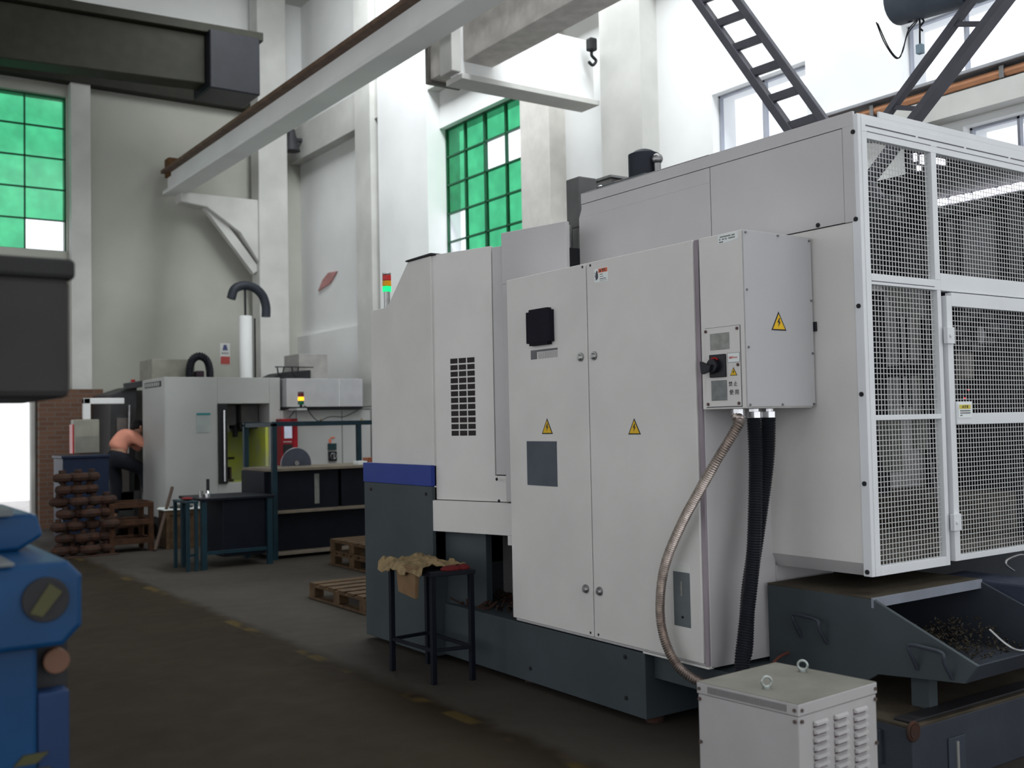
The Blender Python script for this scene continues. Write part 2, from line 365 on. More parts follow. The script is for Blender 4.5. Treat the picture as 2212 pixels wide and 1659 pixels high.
t = thing('bridge_girder', 'pale crane bridge girder spanning to the side wall above the green window', 'girder', (6.9, 9.6, 5.0))
part(t, 'girder_body', B(5.9, 7.78, 9.45, 9.6, 5.28, 6.0), PLASTER, .01)
part(t, 'lower_flange', B(5.9, 7.78, 9.36, 9.69, 5.22, 5.28), CONC, .005)
part(t, 'end_truck', B(5.42, 5.9, 9.2, 9.85, 6.12, 6.34).box(5.8, 5.92, 9.4, 9.65, 5.3, 6.3), CONC, .01)
t = thing('olive_girder', 'dark olive girder across the far end of the left bay', 'girder', (3, 16, 6.6))
part(t, 'girder_plate', MB().hexa([(-7, 15.8, 6.36), (5.3, 15.8, 6.86), (5.3, 16.2, 6.86), (-7, 16.2, 6.36)], [(-7, 15.8, 7.3), (5.3, 15.8, 7.62), (5.3, 16.2, 7.62), (-7, 16.2, 7.3)]), OLIVE, .02)
part(t, 'top_rail', MB().hexa([(-7, 15.7, 7.3), (6.2, 15.7, 7.66), (6.2, 16.3, 7.66), (-7, 16.3, 7.3)], [(-7, 15.7, 7.42), (6.2, 15.7, 7.8), (6.2, 16.3, 7.8), (-7, 16.3, 7.42)]), OLIVE, .01)
part(t, 'end_carriage', B(5.3, 6.1, 15.6, 16.4, 6.75, 7.66), BLACK, .02)
one('wall_lamp', MB().cyl((7.98, 17.95, 6.85), (7.6, 17.95, 6.8), .04, 12).cyl((7.6, 17.95, 7.0), (7.6, 17.95, 6.6), .06, 16, .16), mat('dark_lamp_metal', (.05, .05, .055), .5), 'small dark bracket lamp on the side wall below the crane beam', 'lamp', smooth=True, bevel=0)
t = thing('crane_hook', 'small dark crane hook hanging from the bridge girder', 'hook', (7.6, 9.3, 5.2))
part(t, 'hook_block', B(7.56, 7.66, 9.22, 9.32, 5.80, 5.95), NEAR_BLACK, .02)
part(t, 'hook', MB().tube(bez([(7.61, 9.27, 5.80), (7.61, 9.27, 5.75), (7.67, 9.27, 5.70), (7.62, 9.27, 5.64), (7.56, 9.27, 5.67)], 30), .018, 8), NEAR_BLACK, 0, True)
# poster
t = thing('safety_poster', 'white poster with blue emblem and red lower band on the end wall', 'poster', (6.5, 18.49, 2.70))
part(t, 'sheet', B(6.42, 6.60, 18.492, 18.50, 2.70, 3.09), PAPERG, 0)
part(t, 'red_band', B(6.425, 6.595, 18.489, 18.492, 2.71, 2.85), mat('poster_red', (.42, .08, .07), .6), 0)
part(t, 'blue_emblem', MB().prism([(6.46, 2.96), (6.56, 2.96), (6.535, 3.06), (6.485, 3.06)], 'y', 18.489, 18.492), mat('poster_blue', (.08, .09, .2), .6), 0)
for k in range(4): part(t, 'character', B(6.448+k*.034, 6.468+k*.034, 18.489, 18.492, 2.89, 2.925), GINK, 0)
one('wall_arrow_sign', MB().prism([(17.7, 4.02), (17.2, 4.10), (16.9, 4.28), (17.25, 4.30), (17.5, 4.20)], 'x', 7.97, 7.995), mat('faded_red_sign', (.5, .25, .24), .7), 'small faded red mark on the white side wall beyond the stack light', 'sign', bevel=0)

# orange pipe, tray, cables along the right wall
t = thing('orange_pipe', 'orange pipe running along the side wall under the upper strip window', 'pipe', (7.85, 3, 4.2))
part(t, 'pipe_run', MB().cyl((7.86, 1.2, 4.22), (7.86, 6.3, 4.22), .035, 14), PIPEO, 0, True)
for yy in (2.2, 3.3, 4.5, 5.7): part(t, 'pipe_clamp', B(7.82, 8.0, yy-.02, yy+.02, 4.17, 4.27), STEEL, .003)
one('cable_tray', B(7.8, 8.0, 1.2, 6.4, 4.285, 4.315), mat('tray_grey', (.33, .34, .36), .5), 'thin grey cable tray right above the orange pipe', 'cable tray')
t = thing('electric_hoist', 'dark electric hoist at the top right above the cage', 'hoist', (6, 3.95, 4.13))
part(t, 'hoist_body', MB().cyl((6.0, 4.15, 4.26), (6.0, 3.65, 4.22), .15, 24), mat('hoist_slate', (.10, .12, .15), .5), .01, True)
part(t, 'hoist_gearbox', B(5.88, 6.12, 3.5, 3.66, 4.1, 4.42), mat('hoist_slate', (.1, .12, .15)), .02)
part(t, 'suspension', B(5.97, 6.03, 3.85, 3.95, 4.36, 9.5), STEEL, .005)
t = thing('hanging_cables', 'tangle of thin dark cables hanging from the hoist', 'cable', (6, 4.05, 3.9))
for k, pts in enumerate(([(6, 4.3, 4.17), (6, 4.22, 3.98), (6, 4.15, 3.89), (6, 4.11, 3.95), (6, 4.07, 4.05), (6, 4.0, 4.10)],
                         [(6, 4.31, 4.18), (6, 4.25, 4.02), (6, 4.17, 3.895), (6, 4.12, 3.92), (6, 4.08, 4.02), (6, 4.0, 4.09)],
                         [(6, 4.12, 4.15), (6, 4.06, 4.10), (6, 4.0, 4.13)],
                         [(6, 3.99, 4.13), (6, 3.985, 4.06), (6.01, 3.995, 4.0), (6, 3.99, 3.93)],
                         [(6.02, 4.0, 4.12), (6.02, 3.97, 4.08), (6.02, 4.0, 4.05), (6.02, 3.98, 4.02)])):
    part(t, 'cable', MB().tube(bez(pts, 50), .004+.002*(k > 2), 8), BLACK, 0, True)
part(t, 'plug', B(5.98, 6.02, 3.97, 4.01, 3.87, 3.93), mat('plug_blue', (.3, .42, .5)), .003)
# lattice arms
DST = mat('dark_steel_arm', (.10, .10, .12), .5)
t = thing('steel_ladder', 'dark steel ladder slanting down over the cage top at the right', 'ladder', (6, 4.2, 2.9))
A0, A1 = Vector((6, 3.45, 3.98)), Vector((6, 4.36, 3.18)); B0, B1 = Vector((6, 3.78, 3.84)), Vector((6, 4.16, 3.45))
A0 = A0+(A0-A1)*1.6; A1 = A1+(A1-A0).normalized()*.25
part(t, 'ladder_rail', MB().bar(A0, A1, .05, .10, (1, 0, 0)), DST, .004)
off = Vector((.0, .22, .07))
part(t, 'ladder_rail', MB().bar(A0+off, A1.lerp(A0, .14)+off, .04, .06, (1, 0, 0)), DST, .004)
for k in (.12, .3, .48, .66): part(t, 'rung', MB().bar(A1.lerp(A0, k+.1), A1.lerp(A0, k+.1)+off, .03, .03), DST, .003)
t = thing('lattice_arm', 'dark lattice arm slanting down from the top edge between the duct and the hoist', 'arm', (6, 5.3, 3.7))
a0, a1 = Vector((6, 6.55, 5.75)), Vector((6, 4.60, 2.965)); b0, b1 = Vector((6, 6.19, 5.71)), Vector((6, 4.32, 2.985))
part(t, 'lattice_rail', MB().bar(a0, a1, .06, .07, (1, 0, 0)), DST, .004); part(t, 'lattice_rail', MB().bar(b0, b1, .06, .05, (1, 0, 0)), DST, .004)
for k in range(11): part(t, 'cross_bar', MB().bar(a0.lerp(a1, .045+k*.088), b0.lerp(b1, .045+k*.088), .04, .06), DST, .003)

# ------------------------------------------------------------------ the long machining centre
mc = thing('machining_center', 'long light grey machine tool enclosure with dark grey base and blue stripe filling the middle', 'machine', (4.6, 5, 0))
part(mc, 'base', B(3.578, 6.6, 4.05, 6.3, .04, .372), DGREY, .004)
part(mc, 'base_cross_member', B(3.64, 4.02, 3.45, 4.05, .24, .36), DGREY, .004)
for yy in (4.12, 5.2, 6.2): part(mc, 'levelling_foot', MB().cyl((3.7, yy, 0), (3.7, yy, .05), .05, 16), RUST, 0)
for (yy, zz) in ((4.2, .12), (4.2, .33), (5.05, .12)): screwX(mc, 3.578, yy, zz, .012, NEAR_BLACK)
part(mc, 'under_cage_shade_block', B(4.08, 6.5, 3.62, 4.04, .0, .80), DGREY2, .004)  # dark block added to fill the shadowed space under the cage
part(mc, 'rear_body', B(4.06, 6.6, 4.2, 6.4, .372, 2.40), WHITE2, .004)
part(mc, 'side_wall', B(4.06, 4.5, 3.6, 4.2, .372, 2.44), WHITE2, .004)
# upper cover: body behind, panels with seams in front
part(mc, 'upper_cover', MB().prism([(3.03, 2.442), (5.06, 2.442), (5.06, 2.80), (5.03, 2.86), (5.03, 2.945), (3.03, 2.945)], 'x', 4.024, 4.045).box(4.045, 6.15, 4.3, 4.985, 2.4, 2.945), SEAM, .002)
part(mc, 'cover_panel', B(4.018, 4.024, 3.94, 5.055, 2.38, 2.80).add(*(lambda q: (q.v, q.f))(MB().prism([(3.94, 2.80), (5.055, 2.80), (5.03, 2.85), (5.03, 2.879), (3.94, 2.879)], 'x', 4.018, 4.024))), WHITE2, .001)
part(mc, 'cover_panel', B(4.018, 4.024, 3.091, 3.935, 2.442, 2.879), WHITE2, .001)
part(mc, 'cover_top_strip', B(4.016, 4.03, 3.028, 5.03, 2.882, 2.947).box(4.016, 4.03, 3.028, 3.088, 2.44, 2.882), WHITE2, .001)
part(mc, 'cover_top_sheet', B(4.016, 5.2, 3.94, 4.985, 2.943, 2.949), WHITE2, .001)
part(mc, 'machine_top_box', B(4.5, 5.6, 4.5, 4.95, 2.93, 3.0), mat('top_box_grey', (.3, .3, .3), .5), .01)
# gap with conduit
part(mc, 'service_column', B(4.3, 4.4, 5.42, 5.54, 1.5, 2.83), mat('gap_grey', (.20, .20, .20), .6), .004)
part(mc, 'vertical_conduit', MB().cyl((4.24, 5.44, 2.0), (4.24, 5.44, 2.84), .022, 12), STEEL, 0, True)
part(mc, 'top_bracket', B(4.3, 4.45, 5.40, 5.545, 2.83, 3.17), mat('bracket_grey', (.13, .13, .13), .5), .01)
# slanted vent panel and apron
d = Vector((-.2924, .9563)); n_ = Vector((-.9563, -.2924)); P0 = Vector((3.71, 5.48))
def pl(t, o=0): v = P0+d*t+n_*o; return (v.x, v.y)
def slab(t0, t1, z0, z1, o0, o1): return MB().plan([pl(t0, o0), pl(t1, o0), pl(t1, o1), pl(t0, o1)], z0, z1)
part(mc, 'corner_body', MB().plan([pl(.0, -.02), pl(.575, -.02), (4.4, 6.05), (4.4, 5.3), pl(-.2, -.06)], .85, 2.665), SEAM, 0)
part(mc, 'vent_side_panel', None or slab(.072, .578, 1.056, 2.678, -.02, 0), WHITE, .003)
part(mc, 'inner_side_panel', slab(-.24, .066, 1.225, 2.668, -.02, -.002), WHITE2, .003)
part(mc, 'lower_side_panel', slab(-.24, .078, 1.056, 1.219, -.02, 0), WHITE, .003)
part(mc, 'apron', slab(-.10, .586, .850, 1.052, -.03, .03).add(*(lambda q: (q.v, q.f))(slab(-.22, -.04, .79, 1.052, -.03, .028))), WHITE, .004)
vp = MB()
for i in range(3):
    for j in range(12):
        t0 = .225+i*.0725; z0 = 1.474+j*.0428
        vp.add(*(lambda q: (q.v, q.f))(slab(t0, t0+.062, z0, z0+.033, -.002, .0015)))
part(mc, 'vent_openings', vp, mat('vent_black', (.03, .025, .025), .8), 0)
part(mc, 'stepped_side_panel', MB().plan([(3.70, 5.447), (3.818, 4.93), (3.85, 4.94), (3.735, 5.46)], 2.42, 2.745).plan([(3.70, 5.447), (3.756, 5.20), (3.788, 5.21), (3.735, 5.46)], 1.06, 2.42), WHITE2, .004)
part(mc, 'lower_leg', slab(.21, .60, .30, .85, -.12, -.06), DGREY, .003)
part(mc, 'lower_leg', B(4.0, 4.1, 6.08, 6.33, .30, .86), DGREY, .003)
part(mc, 'lower_core', B(4.2, 6.6, 5.3, 6.4, .3, .9), NEAR_BLACK, 0)
rnd = random.Random(3); ch = MB()
for _ in range(90):
    x, y = 3.62+rnd.random()*.5, 5.25+rnd.random()*.75; a = rnd.random()*6; r = .015+rnd.random()*.03
    ch.bar((x, y, .378), (x+math.cos(a)*r*2, y+math.sin(a)*r*2, .378+rnd.random()*.05), .012, .01)
tag(build('metal_chips', ch, RUST, None, loc=(3.85, 5.6, .372)), 'scattered rusty chips lying on the dark base ledge left of the cabinet', 'metal chips', kind='stuff')
# operator-side end block with the blue stripe
part(mc, 'end_block', MB().prism([(6.03, .6), (6.03, 2.672), (6.34, 2.672), (6.36, 2.655), (6.62, 2.42), (6.68, 2.392), (6.91, 2.392), (6.93, .6)], 'x', 3.525, 5.8), WHITE, .006)
part(mc, 'end_block_lid', MB().prism([(6.0, 2.672), (6.345, 2.672), (6.345, 2.682), (6.0, 2.686)], 'x', 3.51, 5.8), SEAM, .001)
part(mc, 'end_base', B(3.503, 6.0, 6.03, 7.012, .03, 1.142), DGREY, .006)
part(mc, 'blue_stripe', B(3.498, 6.0, 6.03, 7.015, 1.142, 1.281), BLUE, .003)
screwX(mc, 3.503, 6.1, 1.09, .012, NEAR_BLACK); screwX(mc, 3.503, 6.9, 1.09, .012, RUST)
screwX(mc, 3.67, 5.50, 1.20, .01, NEAR_BLACK); screwX(mc, 3.63, 5.42, 1.07, .01, NEAR_BLACK)
# stack light of this machine
def stack(loc, h, r, label, lit):
    t = thing('stack_light', label, 'signal light', loc); x, y, z = loc
    part(t, 'pole', MB().cyl((x, y, z), (x, y, z+h), .022 if lit == 'g' else .02, 14), STEEL if lit == 'g' else BLACK, 0, True)
    hh = r*1.3
    for k, (nm, c, on) in enumerate((('green_lens', '#14b478', lit == 'g'), ('amber_lens', '#e8a010', lit == 'a'), ('red_lens', '#c83232', False))):
        m = glow('lit_'+nm, {'green_lens': '#10c86e', 'amber_lens': '#ffb020'}[nm], 1.7) if on else mat('unlit_'+nm+('_far' if lit == 'a' else ''), lin(c)[:3] if lit == 'g' else tuple(v*.25 for v in lin(c)[:3]), .3)
        part(t, nm, MB().cyl((x, y, z+h+k*hh), (x, y, z+h+(k+1)*hh-.004), r, 18), m, .002, True)
    part(t, 'cap', MB().cyl((x, y, z+h+3*hh), (x, y, z+h+3*hh+.012), r, 18), BLACK if lit == 'a' else STEEL, .002, True)
stack((3.60, 6.79, 2.392), .130, .032, 'stack light glowing green behind the sloped top of the near machine', 'g')
# things on the machine top
t = thing('top_motor', 'dark round motor standing on top of the long grey machine', 'motor', (4.7, 4.75, 3.0))
part(t, 'motor_body', MB().cyl((5.0, 5.54, 3.2), (5.0, 5.54, 3.43), .11, 24).ball((5.0, 5.54, 3.40), .105, .105, .07), mat('motor_black', (.02, .024, .035), .5), 0, True)
part(t, 'motor_mount', B(4.92, 5.08, 5.62, 5.78, 2.95, 3.28), mat('mount_pink_grey', (.45, .35, .33), .6), .01)
part(t, 'motor_base', B(4.7, 5.3, 5.2, 5.8, 2.4, 3.20), DGREY, .01)
part(t, 'valve_stack', MB().cyl((5.0, 5.40, 3.2), (5.0, 5.40, 3.36), .025, 12).ball((5.0, 5.40, 3.37), .04), STEEL, 0, True)
t = thing('pump_unit', 'grey metal unit with fittings on the machine top left of the dark motor', 'pump unit', (4.9, 6.2, 3.0))
part(t, 'housing', B(5.0, 5.4, 5.9, 6.44, 2.6, 3.34), mat('unit_grey', (.22, .22, .215), .5), .01)
part(t, 'cover_plate', B(4.98, 5.42, 5.88, 6.2, 3.34, 3.36), STEEL, .003)
part(t, 'fitting', MB().ball((4.97, 5.98, 3.27), .03).ball((4.97, 6.08, 3.26), .025).cyl((4.97, 5.9, 3.23), (4.97, 6.15, 3.23), .015), CHROME, 0, True)

# ------------------------------------------------------------------ electrical cabinet
ec = thing('electrical_cabinet', 'tall light grey two-door electrical cabinet with black filter and hazard signs, centre', 'cabinet', (3.8, 4.39, .38))
part(ec, 'cabinet_body', B(3.582, 4.045, 3.588, 5.19, .378, 2.40), WHITE2, .004)
part(ec, 'bottom_flange', B(3.566, 3.60, 3.588, 4.05, .376, .386), WHITE, .001)
def cdoor(y0, y1): return part(ec, 'door', B(3.56, 3.582, y0, y1, .398, 2.405), WHITE, .004)
dl = cdoor(4.434, 5.192); dr = cdoor(3.618, 4.426)
part(ec, 'door_gasket', B(3.570, 3.584, 3.590, 3.616, .39, 2.404), mat('gasket_mauve', (.30, .26, .29), .6), .001)
part(ec, 'gap_shadow', B(3.575, 3.60, 4.425, 4.435, .40, 2.40).box(3.60, 3.70, 3.572, 3.590, 1.60, 2.38), SEAM, 0)
for y, z, par in ((4.489, 1.90, dl), (4.374, 1.90, dr), (4.489, .648, dl), (4.373, .649, dr)):
    k = part(par, 'door_lock', MB().cyl((3.56, y, z), (3.552, y, z), .024, 20).cyl((3.552, y, z-.003), (3.540, y, z-.003), .019, 20, .013).box(3.536, 3.542, y-.004, y+.004, z-.014, z+.012), STEEL, .001, True)
for y, z, par in ((4.459, 2.388, dl), (4.391, 2.388, dr), (4.460, .417, dl), (4.393, .417, dr)):
    part(par, 'screw_hole', MB().cyl((3.562, y, z), (3.5585, y, z), .007, 12), SEAM, 0)
f = MB().box(3.525, 3.56, 4.725, 4.950, 2.005, 2.185).box(3.527, 3.56, 4.750, 4.925, 1.990, 2.198)
part(dl, 'filter_fan', f, FRDK, .001, label='black square filter pad')
gr = MB()
for i in range(22): gr.box(3.5590, 3.5598, 4.70+i*.0085, 4.703+i*.0085, 1.914, 1.952)
part(dl, 'vent_slot', B(3.5585, 3.5602, 4.698, 4.955, 1.955, 1.967).box(3.5585, 3.5602, 4.895, 4.955, 1.914, 1.955), mat('slot_grey', (.16, .16, .17), .7), 0)
part(dl, 'fine_grille', gr, mat('slot_fine', (.33, .32, .33), .7), 0)
part(dl, 'dark_filter_plate', B(3.556, 3.5605, 4.725, 5.012, 1.188, 1.442), mat('plate_slate', (.085, .10, .125), .6, bump=.2, bscale=500), .001, label='dark slate square filter plate')
tri(dl, 4.811, 1.528, .090, at=3.56); tri(dr, 4.065, 1.520, .083, at=3.56)
wl = part(dr, 'warning_label', B(3.5588, 3.5602, 4.246, 4.358, 2.290, 2.362), PAPER, 0, label='white sticker with an orange warning header')
part(wl, 'orange_header', B(3.558, 3.5592, 4.248, 4.323, 2.338, 2.360), ORANGE_L, 0)
text(wl, 'warning_characters', '▲ 警告', (3.5578, 4.287, 2.349), .017, INK)
part(wl, 'pictogram', MB().prism([(4.345, 2.30), (4.328, 2.308), (4.326, 2.325), (4.330, 2.348), (4.336, 2.352), (4.342, 2.345), (4.346, 2.318)], 'x', 3.558, 3.559).prism([(4.356, 2.345), (4.350, 2.335), (4.353, 2.325), (4.349, 2.315), (4.347, 2.320), (4.350, 2.330), (4.347, 2.338)], 'x', 3.558, 3.559), mat('picto_ink', (.06, .06, .08), .6), 0)
part(wl, 'small_print', B(3.558, 3.559, 4.288, 4.312, 2.327, 2.331).box(3.558, 3.559, 4.282, 4.310, 2.315, 2.318).box(3.558, 3.559, 4.262, 4.312, 2.303, 2.307).box(3.558, 3.559, 4.252, 4.312, 2.295, 2.297), GINK, 0)
rp = part(dr, 'recessed_plate', B(3.5575, 3.5602, 3.693, 3.806, .554, .815), mat('recess_slate', (.13, .15, .16), .4, var=.1), .001, label='dark slate inset plate near the floor')
part(dr, 'plate_cover', B(3.5588, 3.5602, 3.693, 3.806, .815, .857), PAPERG, 0)
part(rp, 'plate_mark', B(3.5568, 3.558, 3.745, 3.756, .70, .77), PLATE, 0)
screwX(rp, 3.5575, 3.745, .60, .006, NEAR_BLACK)

# ------------------------------------------------------------------ junction box
jb = thing('junction_box', 'light grey power inlet box with black switch mounted beside the cabinet top', 'junction box', (3.78, 3.43, 1.594))
part(jb, 'box_body', B(3.553, 4.00, 3.294, 3.568, 1.594, 2.403), WHITE, .004)
part(jb, 'box_cover', B(3.552, 4.012, 3.284, 3.293, 1.600, 2.402), SATIN, .003)
for x, z in ((3.566, 2.390), (3.78, 2.392), (3.998, 2.385), (3.566, 2.13), (4.0, 2.10), (3.566, 1.87), (4.0, 1.85), (3.566, 1.61), (3.78, 1.61), (3.998, 1.61)): screwY(jb, x, 3.284, z, .006)
tri(jb, 3.770, 1.995, .088, 'Y', 3.284)
sp_ = part(jb, 'switch_plate', B(3.549, 3.553, 3.322, 3.540, 1.606, 1.972), WHITE, .001)
part(jb, 'plate_outline', B(3.5520, 3.5529, 3.318, 3.324, 1.604, 1.972).box(3.5520, 3.5529, 3.318, 3.542, 1.602, 1.608).box(3.5520, 3.5529, 3.32, 3.54, 1.9715, 1.974), mat('outline_grey', (.10, .10, .11), .6), 0)
for y, z in ((3.531, 1.958), (3.334, 1.958), (3.529, 1.797), (3.334, 1.793), (3.527, 1.618), (3.334, 1.618)): screwX(sp_, 3.549, y, z, .0075, mat('screw_plum', (.12, .07, .07), .5))
for (y0, y1, z0, z1, c) in ((3.384, 3.503, 1.869, 1.945, PLATE), (3.406, 3.503, 1.634, 1.727, mat('blank_dark_plate', (.17, .18, .18), .4, .3, var=.1, scale=30))):
    q = part(sp_, 'blanking_plate', B(3.5455, 3.5495, y0, y1, z0, z1), c, .001)
sw = part(jb, 'rotary_switch', B(3.538, 3.549, 3.405, 3.506, 1.741, 1.847), BLACK, .003, label='black rotary main switch')
part(sw, 'switch_handle', MB().cyl((3.538, 3.47, 1.795), (3.515, 3.47, 1.795), .032, 24).prism([(3.462, 1.80), (3.480, 1.80), (3.526, 1.818), (3.530, 1.812), (3.524, 1.765), (3.514, 1.757), (3.47, 1.77)], 'x', 3.500, 3.518), BLACK, .002, True)
part(sw, 'red_arc', MB().tube([(3.534, 3.47+.036*math.cos(a*.1), 1.795+.036*math.sin(a*.1)) for a in range(8, 24)], .0035, 8), RED, 0, True)
vl = part(sp_, 'voltage_label', B(3.5475, 3.5495, 3.325, 3.396, 1.806, 1.848), PAPER, .001)
part(sp_, 'voltage_label_border', B(3.548, 3.5492, 3.3235, 3.3975, 1.8045, 1.8495), GINK, 0)
text(vl, 'voltage_text', '380V', (3.5468, 3.374, 1.827), .0145, RINK)
for k in range(4): part(vl, 'voltage_mark', B(3.5466, 3.5474, 3.337+k*.0055, 3.340+k*.0055, 1.824, 1.830), RINK, 0)
tri(sp_, 3.363, 1.764, .038, at=3.549)
text(sp_, 'handwriting', '禁 止', (3.548, 3.368, 1.706), .024, INK); text(sp_, 'handwriting', '使 用', (3.548, 3.362, 1.668), .026, INK)
nl = part(jb, 'paper_note', MB().prism([(3.441, 2.397), (3.318, 2.400), (3.318, 2.366), (3.37, 2.360), (3.441, 2.357)], 'x', 3.552, 3.5532), PAPER, 0, label='white printed paper note')
tk_ = MB(); rnd = random.Random(9)
for k, spans in enumerate((((3.428, 3.365), (3.355, 3.336)), ((3.434, 3.428), (3.415, 3.404), (3.395, 3.385), (3.375, 3.336)), ((3.434, 3.409),))):
    for a_, b_ in spans:
        y = a_
        while y > b_:
            tk_.box(3.5512, 3.552, y-.0034, y, 2.385-k*.0115-rnd.random()*.001, 2.3905-k*.0115); y -= .0052
part(nl, 'note_print', tk_, GINK, 0)
part(jb, 'cable_gland', MB().cyl((3.61, 3.40, 1.594), (3.61, 3.40, 1.560), .030, 8).cyl((3.61, 3.40, 1.560), (3.61, 3.40, 1.552), .033, 8), CHROME, .001)
for x in (3.735, 3.835): part(jb, 'cable_gland', MB().cyl((x, 3.42, 1.594), (x, 3.42, 1.578), .030, 16).cyl((x, 3.42, 1.580), (x, 3.42, 1.550), .040, 8), CHROME, .001)
part(jb, 'side_connector', B(4.012, 4.023, 3.27, 3.30, 1.955, 2.0), BLACK, .002)
part(jb, 'mounting_bracket', B(4.0, 4.02, 3.30, 3.56, 1.66, 2.39), WHITE2, .002)
# hoses
t = thing('metal_conduit', 'brown-tinged ribbed metal conduit curving in front of the cabinet door', 'conduit', (3.5, 3.6, .33))
part(t, 'ribbed_tube', corr(MB(), [(3.60, 3.40, 1.56), (3.575, 3.37, 1.52), (3.50, 3.446, 1.348), (3.495, 3.555, 1.207), (3.495, 3.668, 1.06), (3.495, 3.787, .863), (3.495, 3.832, .691), (3.495, 3.825, .536), (3.50, 3.756, .403), (3.53, 3.66, .33), (3.65, 3.5, .26), (3.8, 3.5, .22)], .0225, .011, .0025), FLEX, 0, True)
t = thing('black_hose', 'left one of two ribbed black hoses dropping from the junction box', 'hose', (3.7, 3.42, .2), 'ribbed black hoses under the junction box')
part(t, 'ribbed_tube', corr(MB(), [(3.735, 3.42, 1.56), (3.728, 3.41, 1.34), (3.695, 3.40, 1.02), (3.665, 3.40, .809), (3.59, 3.38, .565), (3.545, 3.36, .423), (3.50, 3.3, .2)], .032, .012, .003), RUBBER, 0, True)
t = thing('black_hose', 'right one of two ribbed black hoses dropping from the junction box', 'hose', (3.8, 3.44, .2), 'ribbed black hoses under the junction box')
part(t, 'ribbed_tube', corr(MB(), [(3.835, 3.42, 1.56), (3.825, 3.43, 1.34), (3.77, 3.45, 1.014), (3.71, 3.46, .741), (3.68, 3.46, .49), (3.655, 3.46, .41), (3.62, 3.44, .2)], .034, .012, .003), RUBBER, 0, True)
one('thin_cable', MB().tube(bez([(3.80, 3.44, .33), (3.85, 3.44, .40), (3.95, 3.44, .425), (4.02, 3.44, .38), (4.05, 3.44, .28)], 40), .007, 8), mat('brown_cable', (.12, .04, .03), .6), 'thin brown cable looping behind the white transformer box', 'cable', smooth=True, bevel=0)

# ------------------------------------------------------------------ safety cage
cg = thing('safety_cage', 'white steel mesh safety enclosure with hinged door at the right', 'cage', (5, 3, .82))
YF = 3.0
part(cg, 'side_panel', MB().prism([(3.05, .88), (3.60, .88), (3.60, 2.4385), (3.05, 2.4385)], 'x', 4.024, 4.05), WHITE, .003)
part(cg, 'side_lower_bevel', MB().hexa([(4.06, 3.03, .822), (4.09, 3.03, .822), (4.09, 3.60, .818), (4.06, 3.60, .818)], [(4.022, 3.055, .882), (4.05, 3.055, .882), (4.05, 3.60, .882), (4.022, 3.60, .882)]), WHITE2, .001)
part(cg, 'corner_post', B(4.020, 4.068, 3.004, 3.052, .824, 2.932), CAGEW, .003)
for z in (2.85, 2.448, 2.05, 1.648, 1.243, .845): screwX(cg, 4.020, 3.010+.02, z, .011, NEAR_BLACK, 'bolt')
screwX(cg, 4.018, 3.242, 2.455, .011, NEAR_BLACK, 'bolt')
XR = 6.6
fr = MB()
def fb(x0, x1, z0, z1, y0=YF, y1=YF+.04): fr.box(x0, x1, y0, y1, z0, z1)
fb(4.042, XR, 2.852, 2.915); fb(4.042, 4.078, .825, 2.852); fb(4.57, 4.612, 2.20, 2.822); fb(4.582, 4.612, .825, 2.150)
fb(4.078, XR, 2.822, 2.852); fb(4.078, 4.612, 2.150, 2.20); fb(4.612, XR, 2.150, 2.235); fb(4.078, 4.582, .825, .868); fb(4.078, 4.582, 1.528, 1.552)
fb(XR-.05, XR, .825, 2.150)
part(cg, 'front_frame', fr, CAGEW, .002)
sl = MB()
for k in range(8): sl.box(4.07+k*.40, 4.45+k*.40, YF-.0008, YF, 2.878, 2.884)
sl.box(4.08, 4.57, YF-.0008, YF, 2.853, 2.856).box(4.62, XR, YF-.0008, YF, 2.853, 2.856).box(4.078, 4.56, YF-.0008, YF, 2.163, 2.167)
part(cg, 'panel_seams', sl, mat('seam_grey', (.12, .12, .14), .7), 0)
part(cg, 'top_fascia', B(4.042, XR, YF+.002, YF+.03, 2.915, 2.932), CAGEW, .001)
part(cg, 'top_lip', B(4.175, XR, YF+.002, YF+.012, 2.932, 2.962), CAGEW, .001)
def mesh_part(par, x0, x1, z0, z1, y=YF+.02, p=.0243, wv=.0046, wh=.0034):
    mb = MB(); nx = int((x1-x0)/p); nz = int((z1-z0)/p)
    for i in range(1, nx+1): mb.box(x0+(x1-x0)*i/(nx+1)-wv/2, x0+(x1-x0)*i/(nx+1)+wv/2, y-.0006, y+.0006, z0, z1)
    for j in range(1, nz+1): mb.box(x0, x1, y-.0007, y+.0007, z0+(z1-z0)*j/(nz+1)-wh/2, z0+(z1-z0)*j/(nz+1)+wh/2)
    return part(par, 'wire_mesh', mb, MESHW, 0)
MESHW = mat('mesh_wire_paint', (.50, .51, .50), .4, var=.03)
mesh_part(cg, 4.076, 4.572, 2.198, 2.824); mesh_part(cg, 4.610, XR-.02, 2.233, 2.824)
mesh_part(cg, 4.076, 4.584, 1.55, 2.152); mesh_part(cg, 4.076, 4.584, .866, 1.53)
dr2 = part(cg, 'mesh_door', MB().box(4.632, 4.674, 2.985, 3.02, .842, 2.125).box(4.674, 5.75, 2.985, 3.02, 2.075, 2.142).box(4.674, 5.75, 2.985, 3.02, .842, .87).box(4.674, 5.75, 2.985, 3.02, 1.497, 1.553).box(5.75, 5.8, 2.985, 3.02, .842, 2.125), CAGEW, .002)
mesh_part(dr2, 4.672, 5.752, 1.55, 2.078, 3.0); mesh_part(dr2, 4.672, 5.752, .868, 1.50, 3.0)
for z in (1.93, 1.03): part(dr2, 'hinge', B(4.605, 4.665, 2.968, 2.990, z-.04, z+.04).add(*(lambda q: (q.v, q.f))(MB().cyl((4.628, 2.970, z), (4.628, 2.962, z), .010, 10))), CAGEW, .002)
